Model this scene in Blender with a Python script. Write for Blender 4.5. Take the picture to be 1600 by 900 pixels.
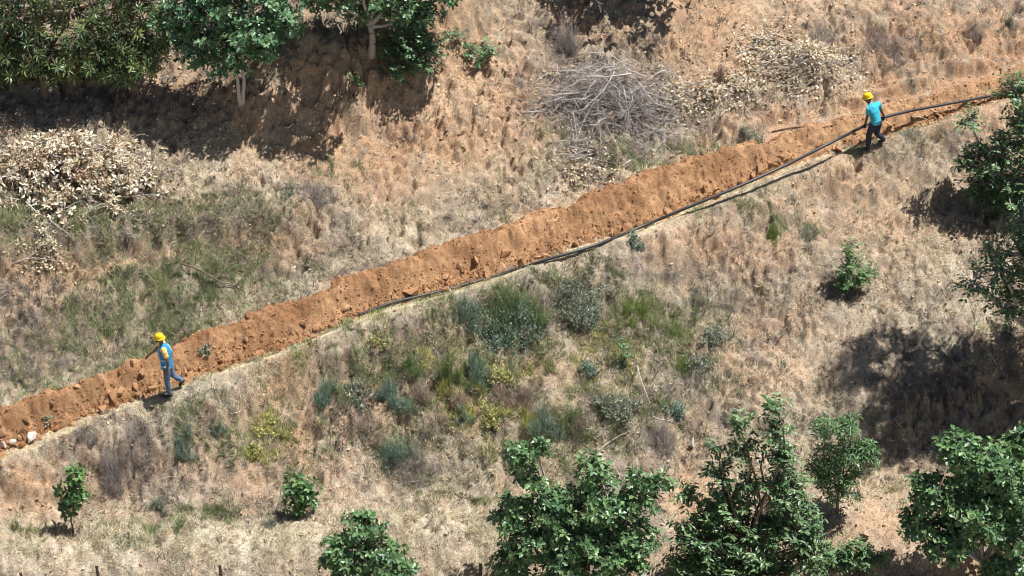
import bpy, bmesh, math, random
import numpy as np
from mathutils import Vector, Matrix

# ------------------------------------------------------------------ camera, sky, sun, exposure
scene = bpy.context.scene
for o in list(bpy.data.objects):
    bpy.data.objects.remove(o)
COL = scene.collection
PITCH = math.radians(33.0); DIST = 44.0; HFOV = math.radians(29.0)
CAM = np.array([0.0, -DIST*math.cos(PITCH), DIST*math.sin(PITCH)])
cam_data = bpy.data.cameras.new('camera'); cam_data.angle = HFOV; cam_data.clip_end = 3000; cam_data.clip_start = 0.5
cam = bpy.data.objects.new('camera', cam_data); COL.objects.link(cam)
cam.location = CAM; cam.rotation_euler = (math.pi/2-PITCH, 0, 0)
scene.camera = cam

SUN = np.array([0.365, 0.05, 0.92]); SUN = SUN/np.linalg.norm(SUN)      # towards the sun
world = bpy.data.worlds.new('World'); scene.world = world; world.use_nodes = True
wn = world.node_tree.nodes; wl = world.node_tree.links
bg = wn['Background']; bg.inputs['Strength'].default_value = 0.05
sky = wn.new('ShaderNodeTexSky'); sky.sky_type = 'NISHITA'; sky.sun_disc = False
sky.sun_elevation = math.asin(SUN[2]); sky.sun_rotation = math.atan2(SUN[0], SUN[1])
wl.new(sky.outputs['Color'], bg.inputs['Color'])
sd = bpy.data.lights.new('sun', 'SUN'); sd.energy = 5.0; sd.angle = math.radians(0.5); sd.color = (1.0, 0.98, 0.95)
so = bpy.data.objects.new('sun', sd); COL.objects.link(so)
so.rotation_euler = Vector(SUN).to_track_quat('Z', 'Y').to_euler(); so.location = (10, 5, 30)
vs = scene.view_settings
vs.view_transform = 'Standard'; vs.look = 'None'; vs.gamma = 1.0; vs.use_curve_mapping = False
vs.exposure = 0.6
scene.cycles.filter_width = 1.0

# ------------------------------------------------------------------ small maths
random.seed(7); rng = np.random.default_rng(11)
FPX = 800/math.tan(HFOV/2)
FWD = np.array([0, math.cos(PITCH), -math.sin(PITCH)]); UPV = np.array([0, math.sin(PITCH), math.cos(PITCH)]); RGT = np.array([1.0, 0, 0])

def project(x, y, z):
    dx = x-CAM[0]; dy = y-CAM[1]; dz = z-CAM[2]
    d = dy*FWD[1]+dz*FWD[2]
    return 800+FPX*dx/d, 450-FPX*(dy*UPV[1]+dz*UPV[2])/d

def ray(px, py):
    d = FWD+RGT*((px-800)/FPX)+UPV*((450-py)/FPX)
    return d/np.linalg.norm(d)

def ray_y(px, py, Y):
    d = ray(px, py); return CAM+d*((Y-CAM[1])/d[1])

def hsh(ix, iy, seed):
    n = (ix.astype(np.int64)*374761393+iy.astype(np.int64)*668265263+seed*1442695041) & 0xffffffff
    n = ((n ^ (n >> 13))*1274126177) & 0xffffffff
    n = ((n ^ (n >> 16))*2246822519) & 0xffffffff
    return ((n ^ (n >> 15)) & 0xffffff)/float(0xffffff)

def vnoise(x, y, seed=0):
    x = np.asarray(x, float); y = np.asarray(y, float)
    ix = np.floor(x); iy = np.floor(y); fx = x-ix; fy = y-iy
    fx = fx*fx*(3-2*fx); fy = fy*fy*(3-2*fy)
    a = hsh(ix, iy, seed); b = hsh(ix+1, iy, seed); c = hsh(ix, iy+1, seed); d = hsh(ix+1, iy+1, seed)
    return (a+(b-a)*fx)*(1-fy)+(c+(d-c)*fx)*fy-0.5

def fbm(x, y, seed=0, octv=4, gain=0.5):
    r = 0; a = 1; ca = math.cos(0.7); sa = math.sin(0.7)
    for i in range(octv):
        r = r+a*vnoise(x, y, seed+i*17)
        x, y = (x*ca-y*sa)*2.03+5.1, (x*sa+y*ca)*2.03-3.7; a *= gain
    return r

def sstep(a, b, x):
    t = np.clip((x-a)/(b-a), 0, 1); return t*t*(3-2*t)

# ------------------------------------------------------------------ the hillside as a height field
def base_z(x, y):
    yy = np.clip(y, -85, 75)
    xx = np.clip(x, -70, 70)
    return -0.14*xx+0.5*yy
UPPER = np.array([(-300, 745), (0, 640), (165, 590), (300, 530), (430, 490), (520, 446), (620, 414), (700, 380), (800, 350), (900, 317), (960, 294), (1060, 262), (1180, 226), (1340, 182), (1420, 160), (1600, 106), (1900, 10)], float)
LOWER = np.array([(-300, 830), (0, 708), (100, 668), (180, 638), (250, 612), (330, 584), (450, 546), (570, 494), (620, 478), (700, 456), (800, 424), (890, 391), (1000, 359), (1100, 318), (1180, 284), (1260, 252), (1340, 228), (1400, 206), (1600, 142), (1900, 45)], float)
def up_y(px): return np.interp(px, UPPER[:, 0], UPPER[:, 1])
def lo_y(px): return np.interp(px, LOWER[:, 0], LOWER[:, 1])

def ledge(px, py, line, h, upl, dnl, x0, x1, fade=80):
    l = np.array(line, float)
    d = py-np.interp(px, l[:, 0], l[:, 1])
    w = sstep(x0-fade, x0+fade, px)*(1-sstep(x1-fade, x1+fade, px))
    return h*w*np.where(d < 0, 1-sstep(0, upl, -d), 1-sstep(0, dnl, d))

def macro(px, py, x, y):
    jit = 34*fbm(x*1.1, y*1.1, 51, 5, 0.68)
    v = py-lo_y(px); w = up_y(px)-py
    d = 0.42*np.where(v < 34, sstep(-2, 34, v), 1-sstep(36, 115, v+jit*1.6))
    d = d-0.26*np.where(w < 42, sstep(0, 42, w), 1-sstep(42, 170, w+jit))
    py = py+jit
    d = d+ledge(px, py, [(-100, 392), (0, 392), (150, 390), (300, 368), (450, 348), (560, 330)], 0.38, 150, 24, -400, 470, 60)
    d = d+ledge(px, py, [(300, 160), (430, 135), (560, 118), (650, 60), (760, -40), (900, -90)], 1.15, 170, 105, 380, 830, 90)
    d = d+ledge(px, py, [(1000, 210), (1130, 196), (1250, 165), (1340, 152), (1420, 118), (1500, 98), (1600, 64), (1800, 10)], 0.34, 110, 26, 1120, 2200, 50)
    d = d+ledge(px, py, [(1100, 130), (1300, 128), (1400, 105)], 0.16, 60, 30, 1120, 1330, 40)
    d = d-ledge(px, py, [(-300, 800), (0, 792), (300, 780), (600, 765), (800, 745), (1100, 725), (1400, 700), (1700, 690)], 0.32, 120, 75, -600, 2400)
    d = d+ledge(px, py, [(-300, 885), (0, 875), (300, 868), (600, 862), (800, 850), (1100, 840), (1700, 800)], 0.30, 80, 140, -600, 2400)
    d = d-ledge(px, py, [(420, 600), (470, 670), (500, 740)], 0.18, 60, 60, 440, 500, 25)
    return d

def mound_h(px, py, x, y):
    u = up_y(px); l = lo_y(px); f = (py-u)/(l-u)
    A = 0.36-0.17*sstep(1120, 1290, px)+0.10*fbm(x*0.6, y*0.6, 90, 3)
    fe = f+0.20*fbm(x*1.5, y*1.5, 71, 4, 0.65)
    shp = np.where(fe < 0.32, sstep(-0.12, 0.34, fe), 1-0.55*sstep(0.32, 0.72, fe)-0.45*sstep(0.55, 1.06, fe))
    h = A*shp
    lump = 0.13*fbm(x*2.7, y*2.7, 72, 4, 0.62)+0.085*np.abs(vnoise(x*5.3, y*5.3, 75))
    wash = 0.05*np.abs(vnoise(x*4.0+y*1.4, (y-0.5*x)*1.0, 77))
    inside = sstep(-0.12, 0.08, fe)*(1-sstep(0.92, 1.10, fe))
    return h+(lump+wash)*inside-0.05*(1-inside), fe

BN = np.array([0.14, -0.5, 1.0])                                     # normal of the mean slope
def mean_slope_point(px, py):
    px = np.asarray(px, float); py = np.asarray(py, float)
    dx = (px-800)/FPX; dv = (450-py)/FPX
    d = np.stack([dx, FWD[1]+UPV[1]*dv, FWD[2]+UPV[2]*dv], -1)
    t = -(BN@CAM)/(d@BN)
    P = CAM+d*t[..., None]
    return P[..., 0], P[..., 1]

def ground_z(x, y):
    z = base_z(x, y)
    near = (np.abs(x) < 40) & (y > -25) & (y < 45)
    zb = -0.14*x+0.5*y
    px, py = project(x, np.maximum(y, -25), np.where(near, zb, z))
    m = macro(px, py, x, y)
    fade = (1-sstep(14, 30, np.abs(x)))*(1-sstep(12, 28, y))*sstep(-18, -9, y)
    rough = 0.5+1.2*sstep(-0.15, 0.25, fbm(x*0.8, y*0.8, 61, 3))
    n = 0.24*fbm(x*0.55+3, y*0.55, 1, 3)+0.13*fbm(x*1.9, y*1.9, 21, 3, 0.6)+rough*(0.05*np.abs(fbm(x*4.1, y*4.1, 31, 2))-0.09*sstep(0.62, 0.95, 1-np.abs(fbm(x*2.6, y*2.6, 39, 3))*3.2)*sstep(-0.1, 0.3, fbm(x*1.1, y*1.1, 44, 2))+0.09*fbm(x*7, y*7, 36, 2, 0.75)-0.10*sstep(0.2, 0.36, vnoise(x*5.2, y*5.2, 47)+0.5*vnoise(x*11, y*11, 48)))
    v = py-lo_y(px); w = up_y(px)-py
    calm = (1-0.85*(sstep(-90, -60, v)*(1-sstep(26, 60, v))))*(1-0.7*sstep(785, 815, py+60*sstep(500, 900, px)+20*vnoise(x, y, 66)))
    return z+m*fade+n*calm*np.clip(fade+0.3, 0, 1)

def soil_z(x, y):
    px, py = project(x, y, -0.14*x+0.5*y)
    h, fe = mound_h(px, py, x, y)
    return ground_z(x, y)+np.maximum(h, -0.05), fe

# fine lookup grids
GX = np.linspace(-14.6, 14.6, 840); GY = np.linspace(-8.4, 10.8, 560)
MX, MY = np.meshgrid(GX, GY)
ZG = ground_z(MX, MY)
_ms, _fe = soil_z(MX, MY)
ZS = np.maximum(ZG, np.where((_fe > -0.25) & (_fe < 1.2), _ms, -99))
FE = _fe
def look(grid, x, y):
    fx = np.clip((np.asarray(x, float)-GX[0])/(GX[1]-GX[0]), 0, len(GX)-1.001); fy = np.clip((np.asarray(y, float)-GY[0])/(GY[1]-GY[0]), 0, len(GY)-1.001)
    ix = fx.astype(int); iy = fy.astype(int); fx = fx-ix; fy = fy-iy
    return (grid[iy, ix]*(1-fx)+grid[iy, ix+1]*fx)*(1-fy)+(grid[iy+1, ix]*(1-fx)+grid[iy+1, ix+1]*fx)*fy
def hz(x, y): return look(ZS, x, y)

def at(px, py, h=0.0):
    """the point h metres above the ground that is seen at this pixel"""
    d = ray(px, py); t = np.linspace(30, 66, 1500); P = CAM+np.outer(t, d)
    g = P[:, 2]-hz(P[:, 0], P[:, 1])-h
    i = int(np.argmax(g < 0))
    if i == 0: i = len(t)-1
    a, b = g[i-1], g[i]; k = a/(a-b+1e-9)
    return P[i-1]*(1-k)+P[i]*k

# ------------------------------------------------------------------ mesh helpers
def mesh_np(name, V, F, col=None, smooth=False):
    V = np.asarray(V, np.float32); F = np.asarray(F, np.int32)
    me = bpy.data.meshes.new(name); k = F.shape[1]
    me.vertices.add(len(V)); me.vertices.foreach_set('co', V.ravel())
    me.loops.add(F.size); me.loops.foreach_set('vertex_index', F.ravel())
    me.polygons.add(len(F)); me.polygons.foreach_set('loop_start', np.arange(0, F.size, k, dtype=np.int32))
    me.polygons.foreach_set('use_smooth', np.full(len(F), smooth, dtype=bool))
    if col is not None:
        c = np.ones((len(V), 4), np.float32); c[:, :3] = col
        a = me.attributes.new('Col', 'FLOAT_COLOR', 'POINT'); a.data.foreach_set('color', c.ravel())
    me.update(calc_edges=True); me.validate()
    return me

def obj(name, me, mat, parent=None, label=None, cat=None, group=None, kind=None):
    o = bpy.data.objects.new(name, me); COL.objects.link(o)
    if me is not None and mat is not None and not me.materials: me.materials.append(mat)
    if parent is not None: o.parent = parent
    if label: o['label'] = label
    if cat: o['category'] = cat
    if group: o['group'] = group
    if kind: o['kind'] = kind
    return o

def thing(name, loc, label, cat, group=None):
    o = obj(name, None, None, None, label, cat, group); o.location = Vector(loc); o.empty_display_size = 0.2
    return o

class Geo:
    """collects triangles with a colour per vertex"""
    def __init__(s): s.V = []; s.F = []; s.C = []; s.n = 0
    def add(s, V, F, C):
        V = np.asarray(V, float).reshape(-1, 3); F = np.asarray(F, int)
        if F.shape[1] == 4: F = np.concatenate([F[:, :3], F[:, [0, 2, 3]]])
        C = np.asarray(C, float)
        if C.ndim == 1: C = np.tile(C, (len(V), 1))
        s.V.append(V); s.F.append(F+s.n); s.C.append(C); s.n += len(V)
    def mesh(s, name, origin=(0, 0, 0), smooth=False):
        return mesh_np(name, np.concatenate(s.V)-np.asarray(origin), np.concatenate(s.F), np.concatenate(s.C), smooth)

def unit(a): return a/(np.linalg.norm(a, axis=-1, keepdims=True)+1e-9)

def frames(pts):
    P = np.asarray(pts, float); T = unit(np.gradient(P, axis=0))
    ref = np.array([0.31, 0.2, 0.93]);
    if abs(T[0]@ref) > 0.9: ref = np.array([1.0, 0.1, 0])
    A = unit(np.cross(T, ref)); B = np.cross(T, A)
    return P, T, A, B

def tube(g, pts, rad, n=5, col=(0.2, 0.18, 0.16), caps=True):
    P, T, A, B = frames(pts); rad = np.broadcast_to(np.asarray(rad, float), (len(P),))
    a = np.arange(n)*2*math.pi/n
    R = P[:, None]+rad[:, None, None]*(np.cos(a)[None, :, None]*A[:, None]+np.sin(a)[None, :, None]*B[:, None])
    m = len(P); F = []
    for i in range(m-1):
        for j in range(n):
            k = (j+1) % n; F.append((i*n+j, i*n+k, (i+1)*n+k, (i+1)*n+j))
    F = np.array(F)
    F = np.concatenate([F[:, :3], F[:, [0, 2, 3]]])
    if caps:
        ex = [(0, j+1, j) for j in range(1, n-1)]+[((m-1)*n, (m-1)*n+j, (m-1)*n+j+1) for j in range(1, n-1)]
        F = np.concatenate([F, np.array(ex)])
    C = np.asarray(col, float)
    if C.ndim == 2: C = np.repeat(C, n, axis=0)
    g.add(R.reshape(-1, 3), F, C)

def bend(p0, p1, sag=0.1, n=7, r=random):
    p0 = np.asarray(p0, float); p1 = np.asarray(p1, float); L = np.linalg.norm(p1-p0)
    a = rng.normal(size=3)*sag*L; b = rng.normal(size=3)*sag*L*0.5
    t = np.linspace(0, 1, n)[:, None]
    return p0*(1-t)+p1*t+a*np.sin(math.pi*t)+b*np.sin(2*math.pi*t)

def hull_mesh(name, npts, seed, flat=0.8, col=(0.3, 0.15, 0.07), lo=0.75):
    r = np.random.default_rng(seed); p = unit(r.normal(size=(npts, 3)))*r.uniform(lo, 1.05, (npts, 1)); p[:, 2] *= flat
    bm = bmesh.new()
    for q in p: bm.verts.new(q)
    res = bmesh.ops.convex_hull(bm, input=bm.verts)
    for v in [v for v in bm.verts if not v.link_faces]: bm.verts.remove(v)
    bm.verts.index_update()
    V = np.array([v.co[:] for v in bm.verts]); F = np.array([[v.index for v in f.verts] for f in bm.faces if len(f.verts) == 3])
    bm.free()
    c = np.asarray(col)*r.uniform(0.8, 1.15, (len(V), 1))
    return V, F, c

def scatter_tmpl(g, T, F, P, D, N, S, C):
    """place template T (width, length, normal) at points P along D with normal N, scale S, colour C"""
    D = unit(D); W = unit(np.cross(D, N)); N2 = np.cross(W, D)
    S = np.asarray(S, float)
    if S.ndim == 1: S = np.stack([S, S, S], 1)
    V = P[:, None]+(T[None, :, 0, None]*S[:, None, 0, None])*W[:, None]+(T[None, :, 1, None]*S[:, None, 1, None])*D[:, None]+(T[None, :, 2, None]*S[:, None, 2, None])*N2[:, None]
    m = len(P); k = len(T)
    FF = (np.arange(m)*k)[:, None, None]+F[None]
    CC = np.repeat(C, k, axis=0)
    g.add(V.reshape(-1, 3), FF.reshape(-1, F.shape[1]), CC)

# ------------------------------------------------------------------ materials
def mat_attr(name, rough=0.9, trans=0.0, bump=0.0, bscale=60.0, mott=0.0, spec=0.3, mscale=25.0):
    m = bpy.data.materials.new(name); m.use_nodes = True; nt = m.node_tree; N = nt.nodes; L = nt.links
    p = N['Principled BSDF']; p.inputs['Roughness'].default_value = rough; p.inputs['Specular IOR Level'].default_value = spec
    at_ = N.new('ShaderNodeAttribute'); at_.attribute_name = 'Col'; c = at_.outputs['Color']
    tc = N.new('ShaderNodeTexCoord')
    if mott > 0:
        nz = N.new('ShaderNodeTexNoise'); nz.inputs['Scale'].default_value = mscale; nz.inputs['Detail'].default_value = 6; nz.inputs['Roughness'].default_value = 0.7
        L.new(tc.outputs['Object'], nz.inputs['Vector'])
        mr = N.new('ShaderNodeMapRange'); mr.inputs['From Min'].default_value = 0.3; mr.inputs['From Max'].default_value = 0.7
        mr.inputs['To Min'].default_value = 1-mott; mr.inputs['To Max'].default_value = 1+mott
        L.new(nz.outputs['Fac'], mr.inputs['Value'])
        vm = N.new('ShaderNodeVectorMath'); vm.operation = 'SCALE'; L.new(c, vm.inputs[0]); L.new(mr.outputs['Result'], vm.inputs['Scale']); c = vm.outputs['Vector']
    L.new(c, p.inputs['Base Color'])
    if bump > 0:
        b = N.new('ShaderNodeBump'); b.inputs['Strength'].default_value = bump; b.inputs['Distance'].default_value = 0.03
        n2 = N.new('ShaderNodeTexNoise'); n2.inputs['Scale'].default_value = bscale; n2.inputs['Detail'].default_value = 5; n2.inputs['Roughness'].default_value = 0.65
        L.new(tc.outputs['Object'], n2.inputs['Vector']); L.new(n2.outputs['Fac'], b.inputs['Height']); L.new(b.outputs['Normal'], p.inputs['Normal'])
    if trans > 0:
        t = N.new('ShaderNodeBsdfTranslucent'); L.new(c, t.inputs['Color']); mx = N.new('ShaderNodeMixShader'); mx.inputs['Fac'].default_value = trans
        L.new(p.outputs[0], mx.inputs[1]); L.new(t.outputs[0], mx.inputs[2]); L.new(mx.outputs[0], N['Material Output'].inputs['Surface'])
    return m

def mat_plain(name, color, rough=0.6, bump=0.0, bscale=80, mott=0.12, spec=0.4, mscale=14):
    m = mat_attr(name, rough, 0, bump, bscale, mott, spec, mscale); N = m.node_tree.nodes; L = m.node_tree.links
    a = [n for n in N if n.type == 'ATTRIBUTE'][0]; rgb = N.new('ShaderNodeRGB'); rgb.outputs[0].default_value = (*color, 1)
    for l in list(a.outputs['Color'].links): L.new(rgb.outputs[0], l.to_socket)
    N.remove(a)
    return m

M_GROUND = mat_attr('hillside_earth', 0.95, 0, 1.0, 34, 0.55, 0.1, 30)
M_SOIL = mat_attr('dug_soil', 0.95, 0, 1.0, 30, 0.32, 0.1, 22)
M_CLOD = mat_attr('earth_clod', 0.95, 0, 0.6, 30, 0.2, 0.1, 20)
M_GRASS = mat_attr('grass_blades', 0.75, 0.22, 0, 60, 0, 0.25)
M_LEAF = mat_attr('green_leaves', 0.38, 0.22, 0, 60, 0, 0.5)
M_DRYLEAF = mat_attr('dry_leaves', 0.8, 0.15, 0, 60, 0, 0.2)
M_BARK = mat_attr('bark', 0.9, 0, 0.6, 50, 0.3, 0.2, 22)
M_ROCK = mat_attr('pale_rock', 0.9, 0, 0.7, 18, 0.2, 0.2, 12)
# ------------------------------------------------------------------ what covers the ground where
FW, FH, FX0, FY0, FS = 520, 310, -240, -170, 4.0
_fpx, _fpy = np.meshgrid(FX0+np.arange(FW)*FS, FY0+np.arange(FH)*FS)
def field(blobs):
    f = np.zeros((FH, FW))
    for b in blobs:
        x, y, rx, ry = b[:4]; w = b[4] if len(b) > 4 else 1.0; a = math.radians(b[5]) if len(b) > 5 else 0
        dx = _fpx-x; dy = _fpy-y; u = dx*math.cos(a)+dy*math.sin(a); v = -dx*math.sin(a)+dy*math.cos(a)
        f = np.maximum(f, w*np.exp(-((u/rx)**2+(v/ry)**2)*0.7))
    return f
def flook(f, px, py):
    fx = np.clip((px-FX0)/FS, 0, FW-1.001); fy = np.clip((py-FY0)/FS, 0, FH-1.001); ix = fx.astype(int); iy = fy.astype(int); fx = fx-ix; fy = fy-iy
    return (f[iy, ix]*(1-fx)+f[iy, ix+1]*fx)*(1-fy)+(f[iy+1, ix]*(1-fx)+f[iy+1, ix+1]*fx)*fy
F_GREEN = field([(140, 360, 190, 24, .65, -4), (60, 365, 80, 24, .6), (330, 345, 110, 20, .5, -8), (290, 440, 120, 40, 1.1, -10), (210, 490, 110, 40, .9, -15), (290, 530, 60, 30, .8, -20), (790, 500, 110, 60, .9), (620, 580, 80, 40, .8), (740, 580, 70, 50, .8), (900, 480, 80, 44, .7), (1030, 520, 80, 50, .8), (860, 660, 80, 30, .8), (640, 680, 70, 44, .6), (960, 640, 90, 36, .6), (1080, 590, 60, 40, .5), (470, 640, 90, 60, .35), (300, 660, 60, 40, .5), (510, 615, 40, 30, .8), (290, 450, 100, 42), (375, 412, 60, 22, .9), (230, 500, 90, 45, .9), (270, 555, 50, 30, .7), (100, 580, 90, 30, .55), (60, 540, 80, 40, .5), (150, 350, 140, 32, .75), (210, 375, 80, 22, .8), (30, 350, 50, 28, .7),
    (20, 380, 40, 18, .6), (420, 345, 60, 18, .5), (540, 530, 80, 9, .8, -24), (460, 556, 50, 9, .7, -22), (400, 580, 40, 9, .5, -20), (660, 480, 60, 8, .6, -18), (900, 400, 70, 6, .5, -20), (1170, 320, 26, 11, .9), (1100, 330, 22, 9, .6), (1210, 355, 14, 22, .8), (1265, 365, 14, 10, .6),
    (640, 560, 44, 24, .8), (730, 560, 60, 36, .7), (790, 475, 70, 34, .9), (1000, 478, 34, 22, .8), (1055, 515, 34, 30, .8), (1075, 560, 20, 26, .8), (870, 690, 90, 16, .7), (720, 755, 60, 12, .6), (235, 825, 60, 16, .7), (340, 800, 60, 18, .6),
    (30, 820, 18, 8, .7), (430, 640, 40, 24, .6), (370, 690, 30, 30, .5), (460, 730, 20, 30, .5), (960, 240, 90, 26, .55), (1080, 230, 60, 16, .5), (880, 205, 40, 10, .5), (1420, 220, 50, 12, .4, -20), (1340, 232, 30, 8, .7), (510, 270, 50, 14, .35), (640, 640, 40, 40, .5),
    (470, 545, 20, 8, .9), (850, 720, 60, 18, .5), (1390, 760, 20, 20, .3), (240, 290, 60, 14, .3), (960, 520, 40, 40, .3), (1050, 620, 60, 20, .4), (180, 600, 120, 24, .45)])
F_YEL = field([(420, 660, 20, 14, .8), (400, 695, 22, 12, .7), (470, 555, 22, 9, .8), (730, 600, 40, 40, .5), (770, 640, 60, 50, .5), (690, 585, 40, 40, .4), (940, 560, 50, 40, .4), (600, 525, 40, 10, .4), (830, 570, 40, 20, .4)])
F_BARE = field([(1400, 160, 240, 34, 1.5, -17), (1560, 110, 120, 40, 1.5, -17), (1480, 60, 140, 40, .9), (1120, 50, 90, 60, .9), (520, 190, 120, 70, 1.2), (650, 190, 120, 90, 1.2), (740, 120, 70, 90, 1.2), (1180, 30, 120, 50, .8), (800, 180, 60, 60, .8), (600, 260, 100, 40, .7), (420, 240, 80, 30, .6), (1150, 60, 80, 60, .7), (1480, 60, 160, 50, .75), (1400, 140, 190, 24, .9, -15), (1250, 185, 110, 20, .9, -12), (1530, 110, 120, 24, .9, -15), (1560, 190, 60, 30, .5),
    (50, 750, 70, 36, .8), (120, 735, 100, 40, .6), (40, 790, 60, 16, .7), (440, 590, 46, 50, .7), (560, 620, 60, 60, .45), (360, 740, 70, 40, .55), (500, 740, 50, 50, .6), (470, 670, 22, 50, .8), (740, 640, 50, 30, .4), (1110, 385, 90, 26, .6), (1200, 380, 50, 40, .6), (1320, 290, 60, 30, .5),
    (1090, 790, 34, 60, .9), (1380, 810, 70, 60, .7), (1540, 880, 70, 40, .7), (1060, 870, 40, 30, .9), (60, 420, 120, 10, .9), (250, 400, 120, 9, .8, -8), (100, 430, 60, 24, .6), (1250, 540, 80, 60, .4), (1160, 580, 60, 40, .4), (440, 380, 60, 20, .5), (700, 300, 60, 20, .3),
    (330, 160, 200, 60, .6), (1380, 330, 80, 60, .4), (860, 590, 60, 30, .35), (960, 30, 90, 40, .5), (1100, 110, 40, 30, .6)])
F_STRAW = field([(250, 850, 520, 42, 1.0), (700, 830, 170, 60, 1.0), (950, 700, 300, 30, .5), (720, 300, 130, 34, .9, -18), (640, 360, 120, 18, .9, -22), (500, 420, 110, 12, .9, -25), (350, 490, 80, 14, .9, -22), (100, 605, 100, 12, .9, -18), (330, 260, 130, 40, .7), (420, 300, 80, 20, .7),
    (1380, 420, 130, 110, .45), (1250, 620, 160, 60, .4), (1450, 500, 120, 60, .45), (1200, 480, 90, 60, .4), (1350, 720, 70, 60, .8), (60, 696, 90, 16, 1., -22), (250, 634, 110, 16, 1., -21), (430, 568, 100, 15, .9, -22), (600, 500, 110, 14, .9, -22), (800, 434, 140, 14, 1., -19), (1000, 374, 130, 12, 1., -20), (1180, 304, 100, 12, 1., -22),
    (30, 870, 120, 40, .5), (560, 480, 60, 30, .3), (900, 580, 60, 40, .6), (1250, 90, 100, 50, .4), (1400, 260, 80, 20, .4), (1000, 680, 140, 30, .4), (1150, 720, 120, 40, .6), (190, 240, 120, 40, .5)])
F_DEAD_SHADE = field([(190, 700, 50, 44, 1.0), (200, 660, 60, 24, .8), (250, 730, 40, 40, .6), (140, 680, 30, 26, .6), (30, 460, 80, 40, .7), (50, 530, 80, 40, .5), (390, 340, 80, 18, .9), (300, 350, 60, 16, .6), (500, 300, 60, 14, .7), (470, 350, 60, 20, .5), (890, 30, 44, 36, .9), (1300, 90, 60, 40, .5),
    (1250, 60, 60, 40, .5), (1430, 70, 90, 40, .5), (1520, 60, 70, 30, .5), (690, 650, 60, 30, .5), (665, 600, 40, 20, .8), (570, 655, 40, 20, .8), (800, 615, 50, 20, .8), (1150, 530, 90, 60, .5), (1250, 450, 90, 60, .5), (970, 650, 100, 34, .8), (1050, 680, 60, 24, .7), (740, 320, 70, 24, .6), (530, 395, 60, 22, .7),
    (630, 710, 60, 30, .7), (220, 750, 40, 24, .7), (900, 600, 50, 30, .4), (1150, 410, 60, 30, .5), (1300, 250, 80, 20, .5, -15), (1450, 260, 60, 30, .4), (150, 260, 200, 50, .4), (700, 700, 60, 20, .5), (545, 545, 16, 12, 1.0), (110, 480, 60, 30, .5), (1000, 60, 100, 50, .6), (400, 800, 60, 20, .4), (300, 120, 330, 80, .8), (560, 100, 80, 50, .6), (1500, 610, 130, 80, .7), (1500, 320, 60, 50, .5), (1100, 500, 60, 60, .4), (1200, 160, 110, 24, .6), (1040, 170, 90, 24, .6), (620, 215, 40, 24, .4), (560, 180, 30, 30, .3)])  # dead growth, plus dark litter painted under trees to deepen their shade
F_LITTER = field([(1230, 110, 120, 50, 1.0), (1150, 80, 40, 40, .8), (1080, 150, 110, 30, .9), (1100, 100, 50, 40, .5), (900, 250, 70, 40, .7), (930, 150, 130, 50, .8), (130, 270, 150, 70, 1.0), (60, 410, 50, 20, .8), (130, 320, 120, 30, .6), (400, 180, 180, 60, .5), (150, 170, 220, 50, .5), (1050, 40, 160, 40, .5), (760, 240, 60, 50, .3)])

def band(px, py, x, y):
    u = up_y(px); l = lo_y(px); f = (py-u)/(l-u)
    return f
C_SOIL = np.array((0.45, 0.312, 0.198)); C_ORANGE = np.array((0.395, 0.24, 0.138)); C_STRAW = np.array((0.55, 0.475, 0.345)); C_GRN = np.array((0.17, 0.175, 0.095)); C_DEAD_SHADE = np.array((0.155, 0.13, 0.11)); C_DUST = np.array((0.47, 0.385, 0.28))
def ground_col(x, y, z):
    px, py = project(x, y, z)
    y0 = y; y = y*0.62+z*0.85                                     # follow the surface so that steep steps are not smeared
    n1 = fbm(x*1.3, y*1.3, 201, 4, 0.6); n2 = fbm(x*5, y*5, 211, 4, 0.65); n3 = fbm(x*0.4, y*0.4, 221, 3); n4 = fbm(x*14, y*14, 231, 3, 0.7)
    c = C_DUST+(C_SOIL-C_DUST)*sstep(-0.3, 0.3, n1)[..., None]
    def mix(c, col, w): w = np.clip(w, 0, 1)[..., None]; return c*(1-w)+col*w
    jx = px+40*n1; jy = py+30*n2
    c = mix(c, C_STRAW, flook(F_STRAW, jx, jy)*sstep(-0.35, 0.2, n2+0.2))
    c = mix(c, C_DEAD_SHADE, flook(F_DEAD_SHADE, jx, jy)*sstep(-0.4, 0.2, n2)*0.9)
    c = mix(c, C_GRN, 1.15*flook(F_GREEN, jx, jy)*sstep(-0.55, 0.05, n2)*0.85)
    c = mix(c, np.array((0.5, 0.40, 0.26)), flook(F_LITTER, jx, jy)*0.35)
    n5 = fbm(x*2.4, y*2.4, 241, 4, 0.7)
    keep = np.clip(1-0.75*flook(F_STRAW, jx, jy)-0.55*flook(F_BARE, jx, jy), 0.12, 1)
    c = mix(c, C_DEAD_SHADE*1.15, sstep(-0.06, 0.26, n5+0.3*n4)*keep*0.85)  # dark thatch mottling, also painted in for small shadows between tufts
    c = mix(c, np.array((0.30, 0.27, 0.20)), sstep(0.05, 0.4, -n5+0.3*n4)*keep*0.5)
    b = 1.2*flook(F_BARE, jx, jy)*sstep(-0.45, 0.05, n2+0.15)
    c = mix(c, C_SOIL*(1+0.35*n1[..., None]), b)
    c = mix(c, C_ORANGE, b*sstep(-0.25, 0.3, n3+n1*0.6)*0.8)
    c = mix(c, np.array((0.22, 0.14, 0.09)), sstep(0.12, 0.42, n4+0.3*n2)*0.6)
    c = c*(1+0.5*n4+0.32*n2)[..., None]
    lum = c.mean(-1, keepdims=True); c = lum+(c-lum)*0.97
    return np.clip(c, 0.01, 0.8)

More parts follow.
